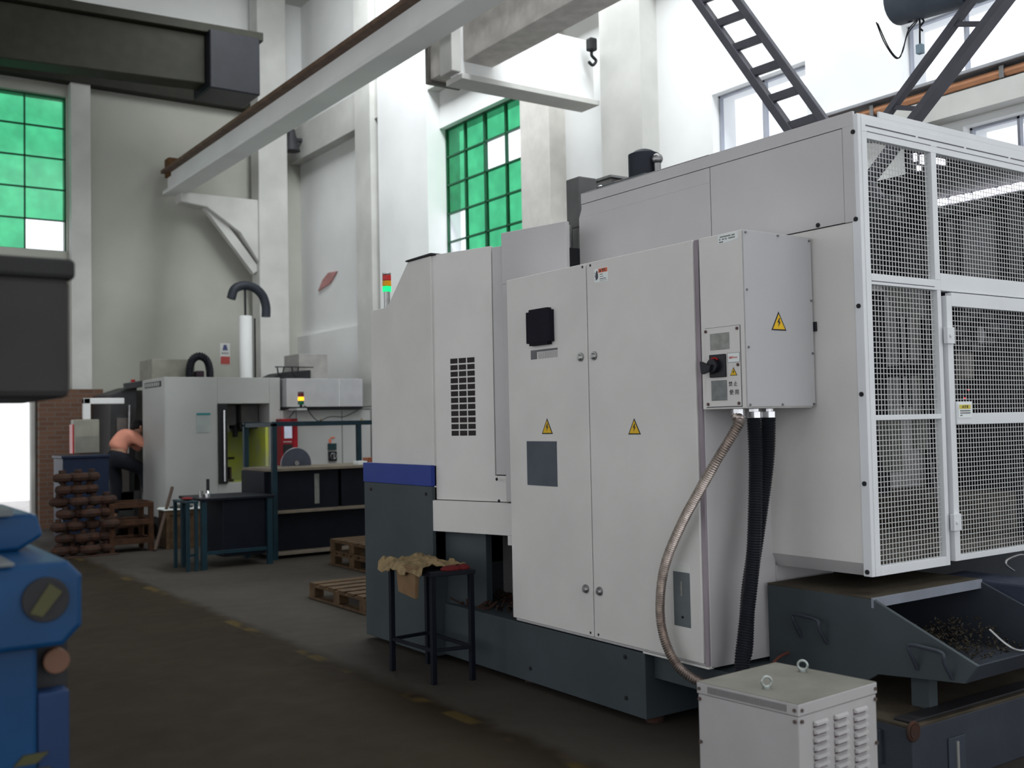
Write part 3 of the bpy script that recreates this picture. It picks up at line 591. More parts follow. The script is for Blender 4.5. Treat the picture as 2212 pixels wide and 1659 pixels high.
cl = part(cg, 'caution_label', B(4.678, 4.790, 2.972, 2.975, 1.530, 1.600), PAPER, .001, label='white caution sticker with yellow header')
part(cl, 'yellow_header', B(4.686, 4.780, 2.9705, 2.9722, 1.574, 1.594), mat('label_yellow', (.62, .52, .10), .5), 0)
text(cl, 'caution_characters', '▲ 注 意', (4.733, 2.970, 1.584), .0145, INK, 'Y')
lp = MB()
for k, (a, b_) in enumerate(((.692, .778), (.692, .778), (.692, .705))):
    z = 1.564-k*.011
    x = 4+a
    while x < 4+b_: lp.box(x, x+.004, 2.9705, 2.9722, z-.002, z+.003); x += .0062
part(cl, 'small_print', lp, GINK, 0)
part(cg, 'door_carrier', B(4.672, 4.80, 2.975, 2.985, 1.50, 1.61), CAGEW, .002)
# interior of the cage
IG = mat('inner_grey_panel', (.34, .34, .36), .5, var=.06)
IM = mat('inner_mid_grey', (.13, .13, .14), .5, var=.1)
ID = mat('inner_dark_steel', (.022, .020, .030), .55, var=.2, scale=5)
part(mc, 'inner_back_wall', B(6.2, 6.26, 3.05, 4.25, .85, 2.895).box(6.2, 6.26, 4.25, 5.2, .85, 3.17), ID, .003)
part(mc, 'inner_side_wall', B(4.5, 6.2, 4.9, 4.95, .85, 2.94), ID, .003)
part(mc, 'inner_roof', MB().plan([(4.42, 3.05), (6.6, 3.05), (6.6, 4.55), (6.2, 4.25)], 2.895, 2.91), ID, .001)
for (y0, y1, z0, z1) in ((4.30, 4.50, 2.34, 2.81), (4.0, 4.03, 2.25, 2.90), (3.89, 3.965, 2.23, 2.80), (3.62, 3.855, 2.14, 2.79), (3.16, 3.40, 2.1, 2.84), (4.09, 4.12, 2.35, 2.72), (4.13, 4.27, 2.30, 2.74)):
    part(mc, 'inner_panel', B(6.17, 6.2, y0, y1, z0, z1), IM if y0 in (3.16, 4.13) else IG, .004)
part(mc, 'inner_panel', B(6.17, 6.2, 3.47, 3.55, 2.1, 2.9), IM, .004)
part(mc, 'inner_top_box', B(6.12, 6.2, 4.28, 4.50, 2.97, 3.03).box(6.12, 6.2, 4.27, 4.50, 2.84, 2.90), IM, .004)
part(mc, 'inner_top_box', B(6.14, 6.2, 3.66, 4.02, 2.83, 2.90), IG, .004)
for y in (3.595, 3.87, 3.985, 4.06, 4.28): part(mc, 'guide_rail', B(6.13, 6.16, y-.012, y+.012, 1.0, 2.86), ID, .003)
for y in (3.70, 3.76, 3.83): part(mc, 'cable_drop', MB().cyl((5.9, y+.4, 2.9), (5.9, y+.38, 1.6), .012, 8), BLACK, 0)
t = thing('strip_light', 'row of glaring white tube lights inside the cage seen through the mesh', 'light', (5.9, 3.5, 2.86))
part(t, 'housing', B(5.93, 5.97, 3.05, 3.86, 2.845, 2.893), CAGEW, .003)
LT = glow('tube_light', '#f4f2ff', 3.0)
for (y0, y1) in ((3.79, 3.84), (3.68, 3.755), (3.63, 3.655), (3.47, 3.60), (3.38, 3.44), (3.30, 3.355), (3.15, 3.28), (3.07, 3.13)):
    part(t, 'tube', MB().box(5.90, 5.93, y0, y1, 2.852, 2.888), LT, 0)
t = thing('upper_strip_light', 'short bright lamp high behind the middle post of the mesh', 'light', (4.9, 3.2, 2.83))
for (x0, x1, z0, z1) in ((4.74, 4.755, 2.845, 2.885), (4.80, 4.85, 2.84, 2.885), (4.865, 4.91, 2.85, 2.885), (4.93, 5.0, 2.855, 2.885), (4.77, 4.785, 2.80, 2.825)):
    part(t, 'tube', MB().box(x0, x1, 3.20, 3.215, z0, z1), LT, 0)
part(t, 'bracket', B(4.70, 5.02, 3.215, 3.225, 2.79, 2.895), ID, .001)
tcg = thing('tool_changer', 'dark tool changer with grey arm and round tool pots behind the mesh', 'tool changer', (5.4, 3.5, .9))
part(tcg, 'frame', MB().box(5.4, 5.5, 3.95, 4.05, .9, 2.3).box(5.4, 5.5, 3.05, 3.12, .9, 2.3).box(5.4, 5.5, 3.12, 3.95, 1.78, 1.84), ID, .004)
part(tcg, 'grey_arm', MB().hexa([(5.25, 3.76, 1.22), (5.35, 3.76, 1.22), (5.35, 3.83, 1.22), (5.25, 3.83, 1.22)], [(5.25, 3.765, 1.53), (5.35, 3.765, 1.53), (5.35, 3.87, 1.53), (5.25, 3.87, 1.53)]).box(5.27, 5.35, 3.60, 3.65, 1.35, 1.53), mat('arm_grey', (.22, .22, .20), .5), .006)
part(tcg, 'upper_hood', MB().prism([(3.60, 2.33), (3.81, 2.33), (3.76, 2.22), (3.70, 2.12), (3.60, 2.10)], 'x', 5.25, 5.38).box(5.28, 5.32, 3.595, 3.615, 1.88, 2.33), mat('hood_grey', (.26, .26, .26), .5), .006)
part(tcg, 'magazine_disc', MB().cyl((5.30, 3.22, 2.0), (5.38, 3.22, 2.0), .13, 32), ID, .005)
pots = MB()
for k in range(8):
    a = k*.785; pots.cyl((5.24, 3.22+.09*math.cos(a), 2.0+.09*math.sin(a)), (5.30, 3.22+.09*math.cos(a), 2.0+.09*math.sin(a)), .022, 12)
part(tcg, 'tool_pots', pots, IM, .002)
part(tcg, 'pale_motor_cap', MB().ball((5.24, 3.183, 1.965), .02, .022, .05), IG, 0, True)
part(tcg, 'spindle_block', MB().box(5.25, 5.33, 3.28, 3.34, 1.74, 1.885), mat('block_tan_grey', (.20, .19, .17), .5), .01)
part(tcg, 'valve_plate', MB().box(5.28, 5.32, 3.60, 3.74, 1.84, 1.86).box(5.27, 5.3, 3.69, 3.73, 1.90, 1.905), IM, .002)
part(tcg, 'hydraulic_lines', MB().tube(bez([(5.3, 3.55, 2.3), (5.28, 3.53, 1.9), (5.3, 3.56, 1.4), (5.3, 3.5, 1.0)], 30), .009, 8).tube(bez([(5.3, 3.42, 2.2), (5.3, 3.38, 1.8), (5.3, 3.40, 1.5), (5.3, 3.43, 1.0)], 30), .008, 8), IM, 0, True)
part(tcg, 'indicator_lamp', MB().ball((5.0, 3.116, 1.673), .005).ball((5.0, 3.139, 1.63), .004), glow('red_indicator', '#ff3040', 1.5), 0, True)
part(tcg, 'lower_bed', B(4.10, 6.2, 3.1, 4.85, .84, .90).box(5.3, 6.1, 3.2, 4.3, .90, 1.08), mat('bed_brown_grey', (.10, .088, .07), .6, var=.15), .01)

# ------------------------------------------------------------------ chip conveyor and tank under the cage
hp = thing('chip_conveyor', 'dark grey sheet-metal chip hopper with carrying handles under the mesh cage', 'chip hopper', (4.4, 2.95, .28))
Xh = 3.95
part(hp, 'side_plate', MB().prism([(3.56, .737), (2.955, .742), (2.945, .735), (2.465, .534), (2.525, .453), (2.94, .415), (3.0, .375), (3.56, .33)], 'x', Xh, Xh+.02), DGREY, .002)
part(hp, 'side_plate', MB().prism([(3.56, .737), (2.975, .742), (2.465, .534), (2.525, .453), (2.94, .415), (3.0, .375), (3.56, .33)], 'x', 4.78, 4.80), DGREY2, .002)
part(hp, 'top_plate', B(Xh, 4.80, 2.96, 3.56, .738, .745), DUST, .001)
part(hp, 'front_lip', B(Xh-.002, 4.79, 2.950, 2.962, .702, .745), mat('lip_grey', (.22, .24, .28), .4), .001)
part(hp, 'chute_floor', MB().hexa([(Xh+.01, 2.54, .45), (4.79, 2.54, .45), (4.79, 3.3, .40), (Xh+.01, 3.3, .40)], [(Xh+.01, 2.54, .462), (4.79, 2.54, .462), (4.79, 3.3, .412), (Xh+.01, 3.3, .412)]), DGREY2, .001)
part(hp, 'front_edge', MB().hexa([(Xh+.005, 2.527, .453), (4.79, 2.527, .453), (4.79, 2.54, .453), (Xh+.005, 2.54, .453)], [(Xh+.005, 2.467, .533), (4.79, 2.467, .533), (4.79, 2.48, .533), (Xh+.005, 2.48, .533)]), DGREY2, .001)
part(hp, 'support_foot', B(4.04, 4.10, 2.75, 2.84, .285, .44), DGREY, .003)
for (y0, y1, z) in ((3.36, 3.22, .625), (2.74, 2.59, .582)):
    part(hp, 'carry_handle', MB().tube(bez([(Xh, y0, z-.11), (Xh-.045, y0+.005, z-.03), (Xh-.05, y0, z), (Xh-.05, (y0+y1)/2, z), (Xh-.05, y1, z-.01), (Xh-.045, y1-.005, z-.05), (Xh, y1-.01, z-.12)], 40), .008, 10), DGREY2, 0, True)
ch = MB(); rnd = random.Random(5)
for _ in range(700):
    x = 4.2+rnd.random()*.56; y = 2.72+rnd.random()*.5; z = .42+max(0, .16*(1-abs(y-2.98)/.3))*rnd.random()+.01; a = rnd.random()*6; r = .008+rnd.random()*.012
    ch.bar((x, y, z), (x+math.cos(a)*r, y+math.sin(a)*r, z+rnd.random()*.012), .006, .004)
tag(build('metal_turnings', ch, mat('dull_turnings', (.05, .04, .028), .6, .2), None, loc=(4.5, 3, .41)), 'heap of dark metal turnings inside the open hopper', 'metal turnings', kind='stuff')
cart = thing('chip_cart', 'dark bluish curved tipping cart with wire handle at the right edge', 'cart', (5.2, 2.7, .28))
CB = mat('cart_slate', (.045, .055, .085), .4, var=.1)
part(cart, 'curved_skirt', MB().prism([(4.20, .50), (4.28, .49), (5.6, .55), (5.6, .95), (4.95, .76), (4.80, .73), (4.79, .62), (4.45, .60), (4.30, .54)][::-1] if False else [(4.82, .735), (5.02, .74), (5.9, .45), (5.9, .36), (4.82, .44)], 'y', 2.74, 3.2), CB, .01)
part(cart, 'raised_side', MB().prism([(5.03, .745), (5.7, .93), (5.7, .58), (5.45, .58), (5.25, .66)], 'y', 2.80, 2.83), mat('lid_pale_slate', (.24, .27, .34), .35), .004)
part(cart, 'rim', MB().tube(bez([(4.36, 2.66, .60), (4.38, 2.60, .545), (4.42, 2.56, .515), (4.5, 2.52, .52), (4.75, 2.50, .53), (5.2, 2.50, .54)], 40), .006, 8), STEEL, 0, True)
part(cart, 'wire_handle', MB().tube(bez([(5.02, 2.92, .765), (4.97, 2.93, .80), (4.99, 2.93, .825), (5.12, 2.93, .835), (5.17, 2.93, .79), (5.16, 2.93, .765)], 40), .006, 8), STEEL, 0, True)
tk = thing('coolant_tank', 'low dark grey coolant tank on the floor at the lower right corner', 'tank', (4.6, 2.95, 0))
part(tk, 'tank_body', B(3.78, 6.2, 2.66, 3.5, 0, .27), DGREY2, .006)
part(tk, 'tank_top', B(3.775, 6.2, 2.655, 3.5, .27, .284), DUST, .003)
part(tk, 'slot_cover', B(3.80, 5.2, 2.675, 2.76, .284, .296), NEAR_BLACK, .004)
part(tk, 'corner_knob', MB().torus((3.79, 2.66, .26), (0, 1, 0), .035, .008).cyl((3.79, 2.66, .26), (3.79, 2.65, .26), .03, 16), RUST, 0, True)
part(tk, 'level_gauge', B(4.07, 4.085, 2.645, 2.658, 0.02, .17), mat('gauge_grey', (.28, .28, .27), .4), .002)
part(tk, 'gauge_bracket', B(4.02, 4.14, 2.652, 2.66, .0, .19), mat('bracket_slate', (.05, .06, .08), .5), .004)
part(tk, 'side_rib', B(3.76, 3.78, 2.80, 2.9, .1, .24), DGREY2, .003)
# ------------------------------------------------------------------ transformer box
zt = .65; a = Vector((2.575, 2.652)); b = Vector((2.612, 2.242)); c = Vector((3.040, 2.268)); q = a+c-b
TRW = mat('transformer_paint', (.40, .39, .39), .45, var=.03)
tf = thing('transformer_box', 'white louvred transformer box with two lifting eyes in the foreground', 'transformer', (2.8, 2.45, 0))
def rect(k): 
    ce = (a+c)/2; return [tuple(ce+(p-ce)*k) for p in (a, b, c, q)]
part(tf, 'housing', MB().plan(rect(.985), .02, zt-.040), TRW, .003)
part(tf, 'housing_base', MB().plan(rect(.95), 0, .02), BLACK, 0)
TOPW = mat('dusty_white_top', (.17, .163, .14), .6, c2=(.125, .12, .10, 1), scale=5)
part(tf, 'lid', MB().plan(rect(1), zt-.038, zt), TRW, .003)
part(tf, 'lid_top', MB().plan(rect(.992), zt, zt+.0012), TOPW, 0)
ub = (a-b).normalized(); uc = (c-b).normalized()
def onL(s, z, o): p = b+ub*s; nn = -uc; return (p.x+nn.x*o, p.y+nn.y*o, z)
def onR(s, z, o): p = b+uc*s; nn = -ub; return (p.x+nn.x*o, p.y+nn.y*o, z)
vs = MB(); LL = (a-b).length; LR = (c-b).length
for k in range(52):
    s_ = .045+k*(LL-.09)/52
    vs.hexa([onL(s_, zt-.031, -.001), onL(s_+.0035, zt-.031, -.001), onL(s_+.0035, zt-.031, .0006), onL(s_, zt-.031, .0006)], [onL(s_, zt-.008, -.001), onL(s_+.0035, zt-.008, -.001), onL(s_+.0035, zt-.008, .0006), onL(s_, zt-.008, .0006)])
part(tf, 'vent_slots', vs, mat('slot_dark_grey', (.12, .12, .12), .8), 0)
for i, s0 in enumerate((.075, .185, .293)):
    lv = MB(); ld = MB()
    for j in range(22):
        z = zt-.075-j*.0262; s1 = s0+.070
        lv.add([onR(s0, z+.010, .0), onR(s1, z+.010, 0), onR(s1-.004, z+.004, .010), onR(s0+.004, z+.004, .010), onR(s0, z-.004, .0), onR(s1, z-.004, 0), onR(s1-.004, z-.003, .011), onR(s0+.004, z-.003, .011)],
               [(0, 1, 2, 3), (3, 2, 6, 7), (0, 3, 7, 4), (1, 5, 6, 2)])
        ld.hexa([onR(s0+.002, z-.0125, -.0035), onR(s1-.002, z-.0125, -.0035), onR(s1-.002, z-.0125, -.0018), onR(s0+.002, z-.0125, -.0018)], [onR(s0+.002, z-.003, -.0035), onR(s1-.002, z-.003, -.0035), onR(s1-.002, z-.003, -.0018), onR(s0+.002, z-.003, -.0018)])

    part(tf, 'louvre_column', lv, TRW, 0); part(tf, 'louvre_gaps', ld, mat('louvre_shadow', (.10, .07, .08), .8), 0)
SC = mat('screw_brown', (.13, .10, .09), .4, .3)
def scr(f, s_, z):
    mb = MB().tube([f(s_, z, -.002), f(s_, z, .004)], .0062, 12); part(tf, 'screw', mb, SC, 0, True)
for z in (zt-.02, zt-.055, zt-.20, zt-.33): scr(onL, LL-.012, z); scr(onR, LR-.013, z)
for z in (zt-.02, zt-.055, zt-.215): scr(onL, .014, z); scr(onR, .016, z)
for (x, y, nx_, ny_) in ((2.690, 2.44, .5, .87), (2.965, 2.52, .85, .53)):
    e = part(tf, 'lifting_eye', MB().torus((x, y, zt+.023), (nx_, ny_, 0), .0165, .0042, 28, 10).cyl((x, y, zt), (x, y, zt+.006), .014, 16), mat('zinc_ring', (.42, .46, .44), .35, .7), 0, True)

# ------------------------------------------------------------------ blue machine in the left foreground
bl = thing('blue_machine', 'bright blue machine column with dark grey head at the left edge of the picture', 'machine', (.2, 2.6, 0))
part(bl, 'column', B(-.5, .455, 2.5, 3.1, 0, 1.1), PBLUE, .01)
part(bl, 'upper_body', MB().prism([(-.5, 1.085), (.50, 1.085), (.54, 1.125), (.54, 1.235), (.51, 1.268), (-.5, 1.268)], 'y', 2.46, 3.1), PBLUE, .012)
part(bl, 'top_step', MB().prism([(-.5, 1.268), (.46, 1.268), (.515, 1.30), (.50, 1.355), (-.5, 1.375)], 'y', 2.75, 3.2), PBLUE, .01)
part(bl, 'table_plate', B(-.5, .40, 2.44, 2.75, 1.268, 1.276).box(-.5, .44, 2.7, 3.15, 1.355, 1.372), mat('worn_grey_plate', (.12, .135, .14), .5), .003)
rb = part(bl, 'roller_port', MB().cyl((.463, 2.462, 1.19), (.463, 2.45, 1.19), .048, 28), NEAR_BLACK, .002, True)
part(rb, 'striped_roller', MB().prism([(.43, 1.165), (.455, 1.155), (.495, 1.205), (.47, 1.225)], 'y', 2.444, 2.452), mat('dull_yellow', (.06, .058, .022), .5), 0)
part(bl, 'black_recess', B(.455, .53, 2.56, 3.05, .6, 1.085), NEAR_BLACK, .004)
part(bl, 'copper_cap', MB().cyl((.50, 2.555, 1.04), (.50, 2.53, 1.04), .028, 20), mat('copper_cap', (.13, .065, .04), .5), .002, True)
part(bl, 'side_motor', B(.455, .52, 2.50, 2.56, .6, .98), mat('dark_blue_cover', (.01, .03, .09), .5), .004)
part(bl, 'hazard_stripe', MB().prism([(.405, .835), (.45, .835), (.475, .855), (.425, .855)], 'y', 2.490, 2.5).prism([(.40, .805), (.46, .805), (.48, .82), (.42, .825)], 'y', 2.490, 2.5), mat('dull_yellow', (.06, .058, .022)), 0)
part(bl, 'head_post', B(-.6, -.2, 2.55, 3.0, 1.1, 1.95), DGREY, .01)
part(bl, 'head_body', B(-.6, .515, 2.45, 2.95, 1.625, 1.89), mat('dark_warm_grey', (.028, .026, .025), .6), .015)
part(bl, 'head_cap', B(-.6, .525, 2.44, 2.96, 1.885, 1.93), mat('cap_dark', (.018, .018, .018), .6), .01)

# ------------------------------------------------------------------ far machining centre
fmc = thing('vertical_machining_center', 'far white vertical machining centre with an open door and red control panel', 'machine', (6, 16, 0))
FW = mat('far_white_paint', (.40, .405, .39), .45, var=.04, scale=1.2)
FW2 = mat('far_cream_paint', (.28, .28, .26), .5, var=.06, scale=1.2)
yv = 15.0
part(fmc, 'front_shell', B(4.40, 5.16, yv, 16.1, .30, 2.30).box(5.95, 6.12, yv, 16.1, .30, 2.30).box(5.16, 5.95, yv, 16.1, 1.915, 2.30).box(5.16, 5.95, yv, 15.3, .30, .755), FW, .006)
part(fmc, 'plinth', B(4.5, 7.6, yv+.06, 17.4, 0, .34), NEAR_BLACK, .01)
part(fmc, 'rear_side_wall', B(4.80, 6.12, 16.1, 17.4, .9, 2.26).box(4.62, 6.1, 16.1, 17.4, .34, .9), FW2, .006)
part(fmc, 'interior_wall', B(5.16, 5.95, 16.0, 16.08, .75, 1.915), mat('far_inner_cream', (.70, .70, .62), .6), 0)
part(fmc, 'interior_coating', B(5.58, 5.95, 15.90, 15.98, .75, 1.50).box(5.90, 5.948, 15.05, 15.9, .75, 1.6).box(5.16, 5.95, 15.3, 15.98, .70, .76), YGREEN, 0)
part(fmc, 'spindle_head', B(5.42, 5.62, 15.5, 15.9, 1.60, 1.91).box(5.66, 5.93, 15.4, 15.9, 1.63, 1.91), mat('spindle_grey', (.16, .15, .15), .5), .01)
part(fmc, 'spindle_nose', MB().box(5.62, 5.94, 15.35, 15.9, 1.55, 1.64).cyl((5.60, 15.5, 1.60), (5.60, 15.5, 1.42), .04, 14).tube(bez([(5.70, 15.4, 1.56), (5.72, 15.38, 1.46), (5.76, 15.38, 1.44), (5.78, 15.4, 1.50)], 16), .015, 8), NEAR_BLACK, .003)
part(fmc, 'tool_changer_cover', MB().prism([(5.30, 1.50), (5.52, 1.50), (5.50, 1.60), (5.30, 1.80)], 'y', 15.5, 15.7), CREAM, .004)
part(fmc, 'vise', B(5.36, 5.40, 15.3, 15.5, .76, 1.02).box(5.44, 5.47, 15.3, 15.5, .76, .98).box(5.34, 5.50, 15.3, 15.5, .76, .80), mat('rusty_vise', (.06, .04, .03), .6), .004)
part(fmc, 'interior_marks', B(5.58, 5.72, 15.88, 15.90, 1.08, 1.11).box(5.86, 5.94, 15.88, 15.90, 1.12, 1.16), NEAR_BLACK, 0)
dd = part(fmc, 'sliding_door_edge', B(5.16, 5.295, 14.97, 15.0, .755, 1.915), NEAR_BLACK, .003, label='black door edge')
part(dd, 'door_handle', MB().cyl((5.236, 14.93, .79), (5.236, 14.93, 1.82), .014, 12).cyl((5.236, 14.93, .84), (5.236, 14.97, .84), .01, 8).cyl((5.236, 14.93, 1.77), (5.236, 14.97, 1.77), .01, 8), CHROME, 0, True)
part(fmc, 'left_edge_strip', B(4.396, 4.41, 15.0, 16.1, .32, 2.29), FW, .002)
nm = part(fmc, 'name_plate', B(4.388, 4.396, 15.15, 15.95, 2.17, 2.25), NEAR_BLACK, 0)
part(nm, 'plate_letters', MB().box(4.384, 4.388, 15.20, 15.90, 2.185, 2.235), FW, 0)
for k in range(6): part(nm, 'letter_stroke', B(4.381, 4.384, 15.24+k*.11, 15.28+k*.11, 2.19, 2.23), GINK, 0)
nt_ = part(fmc, 'notice_sheet', B(4.846, 5.05, 14.994, 15.0, 1.50, 1.745), mat('notice_grey', (.36, .40, .39), .6), 0)
part(nt_, 'teal_header', B(4.85, 5.05, 14.990, 14.994, 1.755, 1.782), mat('notice_teal', (.02, .22, .24), .5), 0)
ctl = part(fmc, 'control_cabinet', B(6.12, 7.62, 15.0, 16.6, .30, 1.815), FW, .006)
part(ctl, 'cabinet_seam', B(6.368, 6.376, 14.996, 15.0, .9, 1.80).box(7.125, 7.133, 14.996, 15.0, .9, 1.79).box(6.1, 7.62, 14.995, 15.0, 1.81, 1.818), SEAM, 0)
part(fmc, 'upper_box', B(6.16, 7.42, 14.85, 16.4, 1.855, 2.285), mat('far_box_grey', (.40, .40, .41), .5, var=.04), .006)
part(fmc, 'upper_box_seam', B(7.012, 7.022, 14.845, 14.852, 1.86, 2.28), PAPERG, 0)
part(fmc, 'upper_box_base', B(6.16, 7.42, 14.88, 16.3, 1.82, 1.86), SEAM, 0)
cp = part(fmc, 'control_panel', B(6.045, 6.31, 14.80, 15.0, .99, 1.68), REDP, .006, label='dark red operator control panel')
part(cp, 'screen', B(6.095, 6.215, 14.793, 14.80, 1.39, 1.62), glow('pale_screen', '#b8c0d0', .25), 0)
part(cp, 'side_face', B(6.245, 6.305, 14.794, 14.80, 1.0, 1.66), mat('bright_red_side', (.32, .012, .02), .4), 0)
part(cp, 'key_field', B(6.07, 6.22, 14.793, 14.80, 1.16, 1.30), NEAR_BLACK, 0)
kk = MB()
for i in range(6): kk.box(6.08+i*.022, 6.092+i*.022, 14.790, 14.793, 1.33, 1.345)
part(cp, 'keys', kk, PAPERG, 0); part(cp, 'pilot_lamp', MB().ball((6.13, 14.78, 1.09), .012).ball((6.20, 14.78, 1.22), .007), glow('amber_pilot', '#ffb060', 1.2), 0, True)
part(fmc, 'disconnect_switch', B(6.885, 7.02, 14.96, 15.0, 1.02, 1.165), BLACK, .004)
part(fmc, 'switch_dial', MB().torus((6.955, 14.95, 1.095), (0, 1, 0), .045, .006).box(6.945, 6.965, 14.93, 14.96, 1.06, 1.13), STEEL, 0, True)
part(fmc, 'meter', B(6.88, 7.02, 14.97, 15.0, 1.19, 1.29).box(6.9, 6.93, 14.965, 14.97, 1.265, 1.275), mat('meter_teal', (.015, .04, .045), .4), .003)
part(fmc, 'small_tag', B(6.90, 6.94, 14.99, 15.0, 1.30, 1.36).box(6.93, 7.0, 14.99, 15.0, 1.37, 1.39), ORANGE_L, 0)
tri(fmc, 6.775, 1.645, .07, 'Y', 15.0); tri(fmc, 7.47, 1.63, .09, 'Y', 15.0)
for x in (6.33, 7.44): part(fmc, 'lifting_eye', MB().torus((x, 14.95, 1.86), (0, 1, 0), .035, .010), STEEL, 0, True)
part(fmc, 'loose_cable', MB().tube(bez([(6.22, 14.9, 1.70), (6.36, 14.9, 1.84), (6.45, 14.85, 1.87), (6.57, 14.9, 1.74), (6.70, 14.93, 1.64), (6.85, 14.93, 1.69), (6.95, 14.93, 1.705), (7.13, 14.93, 1.70), (7.33, 14.93, 1.78), (7.44, 14.93, 1.84), (7.6, 14.93, 1.86)], 60), .007, 6), NEAR_BLACK, 0, True)
stack((6.28, 14.6, 1.83), .055, .045, 'far stack light glowing amber in front of the grey upper box', 'a')
part(fmc, 'lamp_bracket', B(6.2, 6.36, 14.56, 15.0, 1.80, 1.83), FW, .003)
part(fmc, 'top_cream_box', B(4.68, 5.35, 16.6, 17.3, 2.26, 2.66), CREAM, .01)
t = thing('dust_hose', 'black arched hose with small dark motor on top of the far white machine', 'hose', (5.37, 16.5, 2.28))
part(t, 'arched_hose', corr(MB(), [(5.20, 16.4, 2.26), (5.20, 16.4, 2.48), (5.25, 16.4, 2.64), (5.36, 16.4, 2.70), (5.47, 16.4, 2.64), (5.52, 16.4, 2.48), (5.52, 16.4, 2.26)], .06, .03, .006), RUBBER, 0, True)
part(t, 'small_motor', MB().box(5.29, 5.42, 16.35, 16.5, 2.26, 2.46).cyl((5.3, 16.4, 2.42), (5.42, 16.4, 2.42), .05, 14), mat('plum_motor', (.035, .02, .03), .5), .01)
t = thing('exhaust_duct', 'pale vertical duct topped by a thick black hose arch in front of the corner column', 'duct', (6.38, 16.9, 2.4))
part(t, 'white_pipe', MB().cyl((6.30, 16.9, 2.26), (6.30, 16.9, 3.42), .11, 20), PLASTER, 0, True)
part(t, 'black_hose_arch', MB().tube(bez([(6.06, 16.9, 3.70), (6.12, 16.9, 3.86), (6.28, 16.9, 3.93), (6.46, 16.9, 3.90), (6.60, 16.9, 3.78), (6.66, 16.9, 3.60), (6.66, 16.9, 3.42)], 40), .075, 14), mat('slate_hose', (.03, .035, .045), .5), 0, True)
part(t, 'hose_support', MB().cyl((6.30, 16.9, 3.42), (6.30, 16.9, 3.86), .02, 8).cyl((6.50, 17.0, 2.26), (6.50, 17.0, 3.4), .015, 8), NEAR_BLACK, 0)
t = thing('rooftop_unit', 'grey box with black pipe frame on top of the far machine beside the stack light', 'unit', (6.7, 15.6, 2.285))
part(t, 'grey_box', B(6.60, 7.08, 15.4, 16.0, 2.305, 2.70), mat('unit_warm_grey', (.33, .32, .30), .6, var=.08), .006)
part(t, 'black_deck', MB().prism([(6.06, 2.29), (6.75, 2.29), (6.75, 2.44), (6.3, 2.40)], 'y', 15.3, 15.9), NEAR_BLACK, .004)
pf = MB().box(6.18, 6.80, 15.3, 15.34, 2.475, 2.49)
for x0 in (6.20, 6.44): pf.tube(bez([(x0, 15.3, 2.48), (x0+.02, 15.3, 2.38), (x0+.08, 15.3, 2.36), (x0+.11, 15.3, 2.48)], 16), .012, 8)
part(t, 'pipe_frame', pf, NEAR_BLACK, 0)
# dark turning machine behind the worker
dm = thing('dark_lathe', 'dark grey machine with slanted door behind the bending worker', 'machine', (4.4, 17.2, 0))
part(dm, 'front_cover', MB().hexa([(4.12, 17.0, .3), (4.50, 17.0, .3), (4.50, 18.2, .3), (4.12, 18.2, .3)], [(4.16, 17.0, 2.12), (4.56, 17.0, 2.26), (4.56, 18.2, 2.26), (4.16, 18.2, 2.12)]), mat('charcoal_cover', (.05, .05, .052), .5), .01)
part(dm, 'top_rail', MB().bar((4.35, 16.95, 2.24), (4.78, 16.95, 2.31), .10, .10), mat('charcoal_cover', (.05, .05, .052)), .01)
part(dm, 'door_panel', B(4.24, 4.42, 16.96, 17.0, .6, 1.75), mat('door_warm_grey', (.16, .145, .135), .5), .004)
part(dm, 'door_handle', MB().cyl((4.40, 16.9, 1.2), (4.42, 16.9, 1.95), .02, 10), STEEL, 0, True)
part(dm, 'white_side', B(4.60, 4.78, 17.45, 17.9, .3, 2.2).box(4.6, 4.78, 17.43, 17.45, 1.95, 1.97), FW2, .006)
part(dm, 'base', B(3.95, 4.75, 17.0, 18.2, 0, .6), mat('lathe_base_grey', (.10, .10, .10), .6), .01)
part(dm, 'red_beacon', MB().cyl((4.55, 17.2, 2.26), (4.55, 17.2, 2.36), .035, 12), RED, 0, True)
t = thing('operator_pendant', 'cream control box hanging from a white arm left of the bending worker', 'control box', (3.7, 16.5, 1.23))
part(t, 'control_box', B(3.51, 3.87, 16.5, 16.7, 1.23, 1.73), CREAM, .01)
part(t, 'lower_face', B(3.53, 3.86, 16.495, 16.5, 1.24, 1.48), mat('keyboard_grey', (.22, .22, .19), .5), 0)
part(t, 'side_strip', B(3.49, 3.51, 16.5, 16.7, 1.23, 1.66), RED, .002)
part(t, 'support_arm', B(3.66, 3.76, 16.55, 16.65, 1.73, 2.05).box(3.66, 4.25, 16.55, 16.65, 1.96, 2.05), PLASTER, .01)
t = thing('blue_tool_cabinet', 'dark blue steel cabinet under the cream control box', 'cabinet', (3.4, 15.4, 0))
part(t, 'cabinet_body', B(3.09, 3.69, 15.2, 15.8, .05, 1.19), mat('deep_blue_paint', (.008, .016, .04), .5), .01)
part(t, 'worktop', B(3.07, 3.71, 15.18, 15.82, 1.19, 1.225), mat('deep_blue_paint', (.008, .016, .04)), .005)
for x in (3.14, 3.64): part(t, 'foot', B(x-.04, x+.04, 15.25, 15.33, 0, .05), BLACK, 0)
